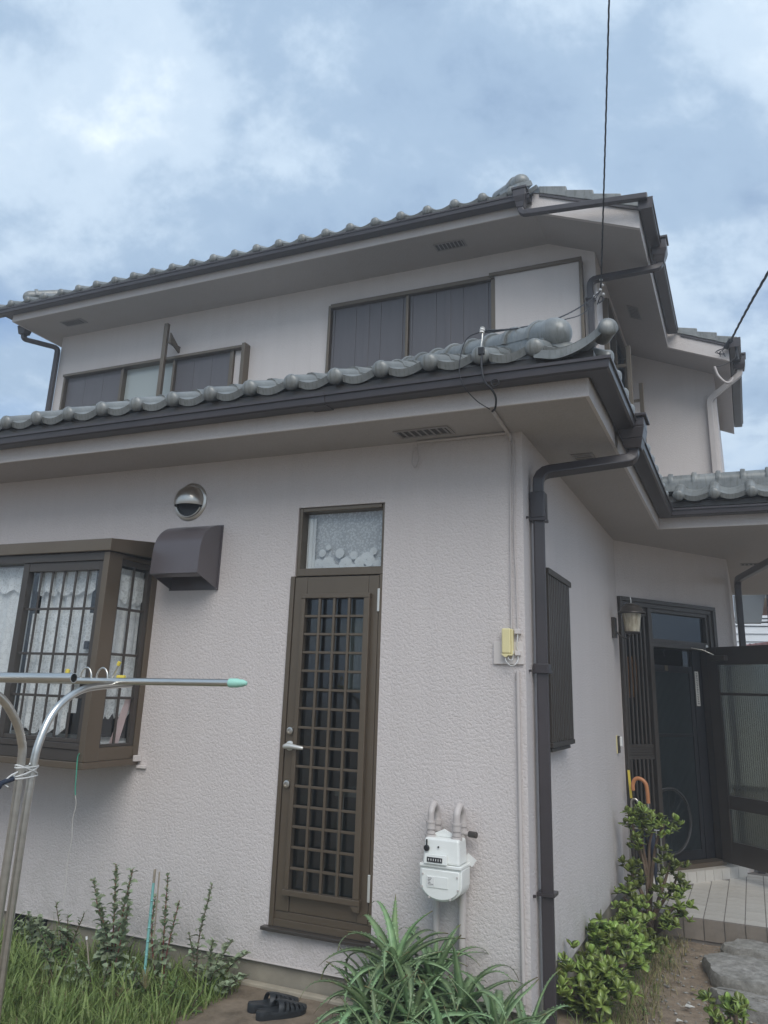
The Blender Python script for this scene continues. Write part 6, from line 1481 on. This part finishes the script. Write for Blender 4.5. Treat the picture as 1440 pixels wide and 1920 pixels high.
jade('jade branches low at the foot of the tall one by the porch corner', (0.30, 2.45, -0.04), [
    [(0.28, 2.5, -0.04), (0.20, 2.46, 0.05), (0.08, 2.44, 0.18)], [(0.28, 2.5, -0.04), (0.2, 2.42, 0.1), (0.16, 2.38, 0.14)], [(0.28, 2.5, -0.04), (0.38, 2.48, 0.04), (0.46, 2.46, 0.12)], [(0.28, 2.5, -0.04), (0.36, 2.42, 0.03), (0.42, 2.36, 0.06)], [(0.28, 2.5, -0.04), (0.30, 2.40, 0.06), (0.30, 2.32, 0.10)], [(0.28, 2.5, -0.04), (0.22, 2.36, 0.03), (0.20, 2.26, 0.06)], [(0.28, 2.5, -0.04), (0.38, 2.5, 0.1), (0.46, 2.52, 0.18)]], 0.056, 8)
for lab, (bx_, by_), nb, hh in (('low jade plant half way along the side wall', (0.20, 1.85), 9, 0.12), ('broad low jade plant near the middle of the side wall', (0.17, 1.25), 11, 0.18), ('nearest low jade plant beside the foot of the down pipe', (0.16, 0.66), 11, 0.17)):
    brs = []
    for k in range(nb):
        a = random.uniform(0, 6.28); r = random.uniform(0.04, 0.17)
        brs.append([(bx_, by_, -0.05), (bx_ + 0.5 * r * math.cos(a), by_ + 0.6 * r * math.sin(a), 0.05), (max(0.05, bx_ + 0.85 * r * math.cos(a)), by_ + 1.6 * r * math.sin(a), random.uniform(0.03, hh))])
    jade(lab, (bx_, by_, -0.05), brs, 0.058, 9)
brs = [[(0.80, 0.42, -0.08), (0.80 + 0.06 * math.cos(a), 0.42 + 0.06 * math.sin(a), 0.05), (0.82 + random.uniform(0.02, 0.10) * math.cos(a), 0.42 + 0.10 * math.sin(a), random.uniform(0.06, 0.20))] for a in [0.7 * k for k in range(9)]]
jade('small bright jade shoots at the bottom right corner', (0.80, 0.42, -0.08), brs, 0.045, 5, None)

# mugwort-like weeds
MUG = []
for k in range(5):
    mb = newleaf(); lob = random.randint(3, 4); ph = random.uniform(0, 1)
    add_leaf(mb, lambda t: (t, 0.12 * math.sin(2.5 * t) - 0.25 * t * t), lambda t, lob=lob, ph=ph: (0.40 * math.sin(math.pi * min(1, t * 0.97 + 0.03)) ** 0.7) * (0.62 + 0.38 * abs(math.sin(math.pi * lob * t + ph))) + 0.012, 16, 0.35)
    MUG.append(leaf_mesh('weed_leaf', mb, 'mug'))
NAR = []
for k in range(4):
    mb = newleaf(); add_leaf(mb, lambda t: (t, -0.3 * t * t), lambda t: 0.12 * math.sin(math.pi * (0.05 + 0.93 * t)) + 0.008, 7, 0.3)
    NAR.append(leaf_mesh('weed_leaf', mb, 'weed'))
def weed(lab, base, stems, leaf, step, meshes=MUG, stem='twig', group='weeds by the wall'):
    t = thing('weed_plant', lab, 'weed', base, group)
    left = 280
    for pts in stems:
        P = bez(pts, 7); m = len(P)
        build('stem', MB().tube(P, [0.0045 * (1 - 0.6 * i / m) for i in range(m)], 6), stem, t, smooth=60)
        L_ = sum((Vector(P[i + 1]) - Vector(P[i])).length for i in range(m - 1)); d = 0; az = random.uniform(0, 6)
        for i in range(m - 1):
            seg = Vector(P[i + 1]) - Vector(P[i]); k = 0.0
            while k < seg.length:
                u = d / L_
                if u > 0.18 and left > 0:
                    p = Vector(P[i]) + seg.normalized() * k; az += 2.4
                    s_ = 1.08 * leaf * (1.15 - 0.65 * u) * random.uniform(0.8, 1.25)
                    inst('leaf', random.choice(meshes), orient(p, az, D2R(2 + 34 * u + random.uniform(-22, 18)), random.uniform(-0.5, 0.5), s_), t); left -= 1
                    if u > 0.55:
                        inst('leaf', random.choice(meshes), orient(p, az + 3.1, D2R(30 + 35 * u), random.uniform(-0.5, 0.5), s_ * 0.7), t); left -= 1
                k += step * 0.85; d += step * 0.85
            d -= (k - seg.length)
random.seed(5)
weed('tallest bushy grey green weed left of the turquoise stake', (-2.22, -0.33, 0), [[(-2.20, -0.33, 0), (-2.22, -0.32, 0.28), (-2.26, -0.31, 0.575)], [(-2.22, -0.33, 0), (-2.28, -0.33, 0.24), (-2.40, -0.32, 0.48)], [(-2.20, -0.34, 0), (-2.17, -0.33, 0.28), (-2.13, -0.32, 0.565)], [(-2.20, -0.34, 0), (-2.24, -0.34, 0.22), (-2.33, -0.36, 0.40)], [(-2.18, -0.34, 0), (-2.13, -0.36, 0.2), (-2.09, -0.37, 0.40)]], 0.062, 0.017, stem='red_stem')
weed('weed standing just right of the turquoise stake top', (-1.90, -0.30, 0), [[(-1.88, -0.30, 0), (-1.91, -0.28, 0.27), (-1.93, -0.27, 0.55)], [(-1.88, -0.30, 0), (-1.86, -0.30, 0.22), (-1.83, -0.28, 0.44)], [(-1.90, -0.30, 0), (-1.98, -0.29, 0.25), (-2.0, -0.27, 0.44)]], 0.050, 0.020, stem='red_stem')
weed('single thin weed standing alone left of the glazed door', (-1.66, -0.26, 0), [[(-1.68, -0.26, 0.0), (-1.70, -0.26, 0.25), (-1.65, -0.25, 0.535)], [(-1.68, -0.26, 0.05), (-1.72, -0.27, 0.2), (-1.76, -0.27, 0.30)]], 0.044, 0.018)
weed('low leafy weed leaning against the foundation near the step', (-1.52, -0.16, 0), [[(-1.62, -0.18, 0), (-1.56, -0.15, 0.14), (-1.47, -0.13, 0.21)], [(-1.62, -0.2, 0), (-1.62, -0.16, 0.16), (-1.58, -0.12, 0.25)], [(-1.6, -0.2, 0), (-1.50, -0.20, 0.09), (-1.42, -0.2, 0.12)], [(-1.60, -0.2, 0), (-1.68, -0.16, 0.14), (-1.70, -0.13, 0.24)], [(-1.6, -0.22, 0), (-1.52, -0.25, 0.08), (-1.46, -0.28, 0.09)], [(-1.65, -0.22, 0), (-1.6, -0.25, 0.12), (-1.54, -0.25, 0.17)]], 0.060, 0.020)
weed('narrow leaved weed at the left of the tall bushy one', (-2.6, -0.3, 0), [[(-2.55, -0.3, 0), (-2.6, -0.3, 0.16), (-2.68, -0.29, 0.33)], [(-2.55, -0.3, 0), (-2.50, -0.3, 0.18), (-2.46, -0.29, 0.30)], [(-2.55, -0.3, 0), (-2.62, -0.34, 0.1), (-2.72, -0.36, 0.20)], [(-2.55, -0.3, 0), (-2.55, -0.3, 0.15), (-2.57, -0.30, 0.28)]], 0.052, 0.020, NAR)
weed('grey green weed patch at the left edge below the foundation vent', (-2.95, -0.25, 0), [[(-2.95 + 0.07 * k, -0.25 - 0.03 * k, 0), (-2.97 + 0.08 * k, -0.22, 0.09), (-2.98 + 0.09 * k + random.uniform(-.04, .04), -0.22 - 0.03 * k, random.uniform(0.12, 0.24))] for k in range(6)], 0.060, 0.018)
weed('leafy weed mound in front of the tall bushy weed', (-2.3, -0.5, 0), [[(-2.45 + 0.09 * k, -0.50, 0), (-2.45 + 0.09 * k, -0.50, 0.08), (-2.47 + 0.10 * k + random.uniform(-.03, .03), -0.50 + random.uniform(-.05, .05), random.uniform(0.10, 0.20))] for k in range(7)], 0.050, 0.018, NAR + MUG)
weed('weed mound around the foot of the turquoise stake', (-1.9, -0.5, 0), [[(-1.95 + 0.07 * k, -0.50, 0), (-1.95 + 0.07 * k, -0.50, 0.07), (-1.98 + 0.09 * k + random.uniform(-.03, .03), -0.52 + random.uniform(-.06, .05), random.uniform(0.09, 0.19))] for k in range(7)], 0.048, 0.018, NAR)
weed('low weeds under the jade plants by the dirt path', (0.25, 1.0, -0.05), [[(x_, y_, -0.09), (x_ + 0.01, y_ - 0.02, -0.04), (x_ + random.uniform(-.05, .05), y_ + random.uniform(-.06, .02), random.uniform(-0.03, 0.01))] for x_, y_ in [(random.uniform(0.12, 0.42), random.uniform(0.6, 2.3)) for k in range(12)]], 0.034, 0.016, NAR)

# grass: single sheets of blades
def blades(name, count, area, hmin, hmax, w, mat, lab, lean=0.6, zf=gz, dens=None):
    mb = MB()
    k = 0
    while k < count:
        x = random.uniform(area[0], area[1]); y = random.uniform(area[2], area[3])
        if dens and random.random() > dens(x, y): 
            k += 0.25; continue
        h = random.uniform(hmin, hmax); az = random.uniform(0, 6.28); ln = random.uniform(0.1, lean) * h; bx, by = math.cos(az), math.sin(az)
        sx, sy = -by * w * 0.5, bx * w * 0.5; z = zf(x, y) - 0.01
        p = []
        for t_, ww in ((0, 1.0), (0.4, 0.95), (0.75, 0.6), (1.0, 0.0)):
            cx_, cy_, cz_ = x + bx * ln * t_ ** 1.8, y + by * ln * t_ ** 1.8, z + h * (t_ - 0.25 * (ln / h) * t_ ** 3)
            p.append([mb.p((cx_ - sx * ww, cy_ - sy * ww, cz_)), mb.p((cx_ + sx * ww, cy_ + sy * ww, cz_))] if ww else [mb.p((cx_, cy_, cz_))])
        mb.f += [[p[0][0], p[0][1], p[1][1], p[1][0]], [p[1][0], p[1][1], p[2][1], p[2][0]], [p[2][0], p[2][1], p[3][0]]]
        k += 1
    me = bpy.data.meshes.new(name); me.from_pydata(mb.v, [], mb.f); me.materials.append(M[mat]); me.shade_smooth()
    o = bpy.data.objects.new(name, me); COL.objects.link(o); o['kind'] = 'stuff'; o['label'] = lab; o['category'] = 'grass'
    return o
random.seed(11)
def dl_(x, y):
    e = -1.52 - 0.16 * mnoise.noise((x * 3, y * 3, 2)) + 0.10 * (y + 0.5)
    return 0.0 if x > e else 0.55 + 0.6 * mnoise.noise((x * 2.2, y * 2.2, 0))
blades('grass', 9000, (-3.4, -1.42, -1.15, -0.04), 0.04, 0.15, 0.0062, 'grass', 'bright green grass covering the bed left of the concrete step', 0.8, dens=dl_)
blades('grass', 2200, (-3.2, -1.40, -1.1, -0.06), 0.10, 0.24, 0.011, 'grass', 'long bright grass tufts arching over the bed by the wall', 1.1, dens=lambda x, y: dl_(x, y) * (0.9 if mnoise.noise((x * 4, y * 4, 9)) > 0.05 else 0.12))
blades('grass', 1500, (-3.4, -1.30, -1.2, -0.05), 0.04, 0.12, 0.006, 'straw', 'dry brown stalks scattered through the green grass bed', 1.0, dens=dl_)
def dr_(x, y): return max(0.0, 0.95 - abs(x - 0.33 - 0.03 * (y - 1.2)) * 5.6) * (0.6 + 0.5 * mnoise.noise((x * 5, y * 5, 1)))
blades('grass', 3600, (0.02, 0.75, 0.1, 2.6), 0.03, 0.085, 0.0045, 'straw', 'dry straw coloured grass between the jade plants and the dirt path', 1.6, dens=dr_)
blades('grass', 1600, (0.02, 0.5, 0.1, 2.5), 0.03, 0.09, 0.005, 'grass', 'thin green grass under the jade plants along the side wall', 1.1, dens=lambda x, y: max(0, 0.9 - abs(x - 0.22) * 4))
blades('grass', 160, (0.5, 1.3, 0.4, 2.6), 0.015, 0.05, 0.004, 'straw', 'stray dry blades on the dirt path beside the stepping stones', 1.5, dens=lambda x, y: 0.5)

# garden stakes and sticks
t = thing('garden_stake', 'tall turquoise plastic garden stake standing in the weeds', 'stake', (-1.88, -0.45, 0))
P = [(-1.872, -0.455, -0.08), (-1.876, -0.452, 0.10), (-1.879, -0.45, 0.30), (-1.881, -0.448, 0.50), (-1.882, -0.447, 0.548)]
build('stake_tube', MB().tube(P, 0.0072, 8), 'stake', t, smooth=60)
for k in range(9): z = -0.03 + 0.062 * k; build('stake_node', MB().lathe([(0.006, -0.004), (0.0088, 0), (0.006, 0.004)], (-1.874 - 0.008 * (z + 0.05), -0.453 + 0.006 * z, z), (0, 0, 1), 8), 'stake', t, smooth=50)
build('worn_tip', MB().tube([(-1.882, -0.447, 0.549), (-1.883, -0.446, 0.612)], 0.0068, 8), 'wood_grey', t, smooth=60)
o = build('thin_stick', MB().tube([(-1.850, -0.44, 0.30), (-1.858, -0.438, 0.602)], 0.004, 6), 'wood_grey', smooth=60); tag(o, 'thin grey stick tied beside the top of the turquoise stake', 'stick')
t = thing('label_stick', 'short pale stick leaning in the grass left of the stake', 'stick', (-2.25, -0.45, 0))
build('stick_shaft', MB().tube([(-2.28, -0.45, 0.235), (-2.19, -0.46, -0.02)], 0.0045, 6), 'wood_grey', t, smooth=60)
build('stick_tip', MB().tube([(-2.284, -0.45, 0.245), (-2.279, -0.45, 0.23)], 0.006, 6), 'white', t, smooth=60)
# dried weed heads
for k, (x, y, z) in enumerate(((-1.87, -0.62, 0.10), (-2.03, -0.78, 0.05), (-1.78, -0.56, 0.16))):
    mb = MB()
    for j in range(26):
        a, b = random.uniform(0, 6.28), random.uniform(-0.6, 1.5); r = random.uniform(0.02, 0.045)
        mb.tube([(x, y, z - 0.05), (x + r * math.cos(a) * math.cos(b), y + r * math.sin(a) * math.cos(b), z + r * math.sin(b))], 0.0014, 3)
    o = build('dried_stalks', mb, 'straw', smooth=0); o['kind'] = 'stuff'; tag(o, ['tuft of dried brown stalks at the foot of the turquoise stake', 'tuft of dried brown stalks at the bottom edge of the grass', 'tuft of dried brown stalks right of the turquoise stake'][k], 'dry plant')
# litter on the path
random.seed(9)
pb = MB()
for k in range(900):
    x, y = random.uniform(0.35, 1.3), random.uniform(0.5, 2.62)
    r = random.choice((0.003, 0.004, 0.005, 0.007, 0.011)); z = gz(x, y) - 0.004 + 0.022 * mnoise.noise((x * 2.3, y * 2.3, 0)) + 0.010 * mnoise.noise((x * 7, y * 7, 3)) - 0.008 + r * 0.5
    pts = [Vector((random.uniform(0.7, 1.3) * a, random.uniform(0.7, 1.3) * b, random.uniform(0.5, 0.9) * c)) * r for a, b, c in ((1, 0, 0), (-1, 0, 0), (0, 1, 0), (0, -1, 0), (0, 0, 1), (0, 0, -1))]
    i = [pb.p((x + q.x, y + q.y, z + q.z)) for q in pts]
    pb.f += [[i[a], i[b], i[4]] for a, b in ((0, 2), (2, 1), (1, 3), (3, 0))] + [[i[b], i[a], i[5]] for a, b in ((0, 2), (2, 1), (1, 3), (3, 0))]
o = build('pebbles', pb, 'stone', smooth=0); o['kind'] = 'stuff'; o['label'] = 'small pebbles and grit scattered over the dirt path'; o['category'] = 'pebbles'
random.seed(3)
for k in range(9):
    x, y = [(0.62, 2.12), (0.65, 2.05), (0.60, 1.50), (0.55, 0.95), (0.66, 2.02), (0.52, 2.0), (0.58, 1.2), (0.48, 0.85), (0.50, 2.28)][k]
    a = random.uniform(0, 6.28); r = random.uniform(0.018, 0.032); z = gz(x, y) + 0.006
    pts = [(x + r * math.cos(a + b) * (1.3 if j % 2 == 0 else 0.6), y + r * math.sin(a + b) * (1.3 if j % 2 == 0 else 0.6), z + random.uniform(0, 0.012)) for j, b in enumerate([0, 1.2, 2.5, 3.3, 4.4, 5.5])]
    o = build('dead_leaf', MB().prism(pts, (0, 0, 0.0015)), 'straw' if k % 3 else 'paper', smooth=0)
    tag(o, ['pale dead leaf by the left end of the farthest stepping stone', 'brown curled leaf just in front of the pale one by the farthest stone', 'brown dead leaf left of the nearest stepping stone', 'pale dead leaf nearest the bottom edge of the dirt path', 'brown leaf touching the middle stepping stone at its far left', 'brown leaf on the dirt between the jade plants and the farthest stone', 'pale dead leaf in the middle of the dirt path', 'brown dead leaf at the edge of the dry grass near the camera', 'brown dead leaf below the front edge of the porch'][k], 'leaf', 'dead leaves on the dirt path')

# ------------------------------------------------------------------ thin volume added to stand in for lens glare over the upper storey
hz = build('glare_veil', MB().box(-440, 440, -440, 440, -1.4, 8.4), 'glass', smooth=0)
hz['kind'] = 'stuff'
glare_mat = bpy.data.materials.new('glare_veil_volume'); glare_mat.use_nodes = True
at = glare_mat.node_tree; at.nodes.clear()
ao = N(at, 'ShaderNodeOutputMaterial'); pv = N(at, 'ShaderNodeVolumePrincipled')
pv.inputs['Density'].default_value = 0.0085; pv.inputs['Color'].default_value = (0.94, 0.965, 1.0, 1); pv.inputs['Anisotropy'].default_value = 0.2
lk(at, pv.outputs[0], ao.inputs['Volume'])
hz.data.materials[0] = glare_mat
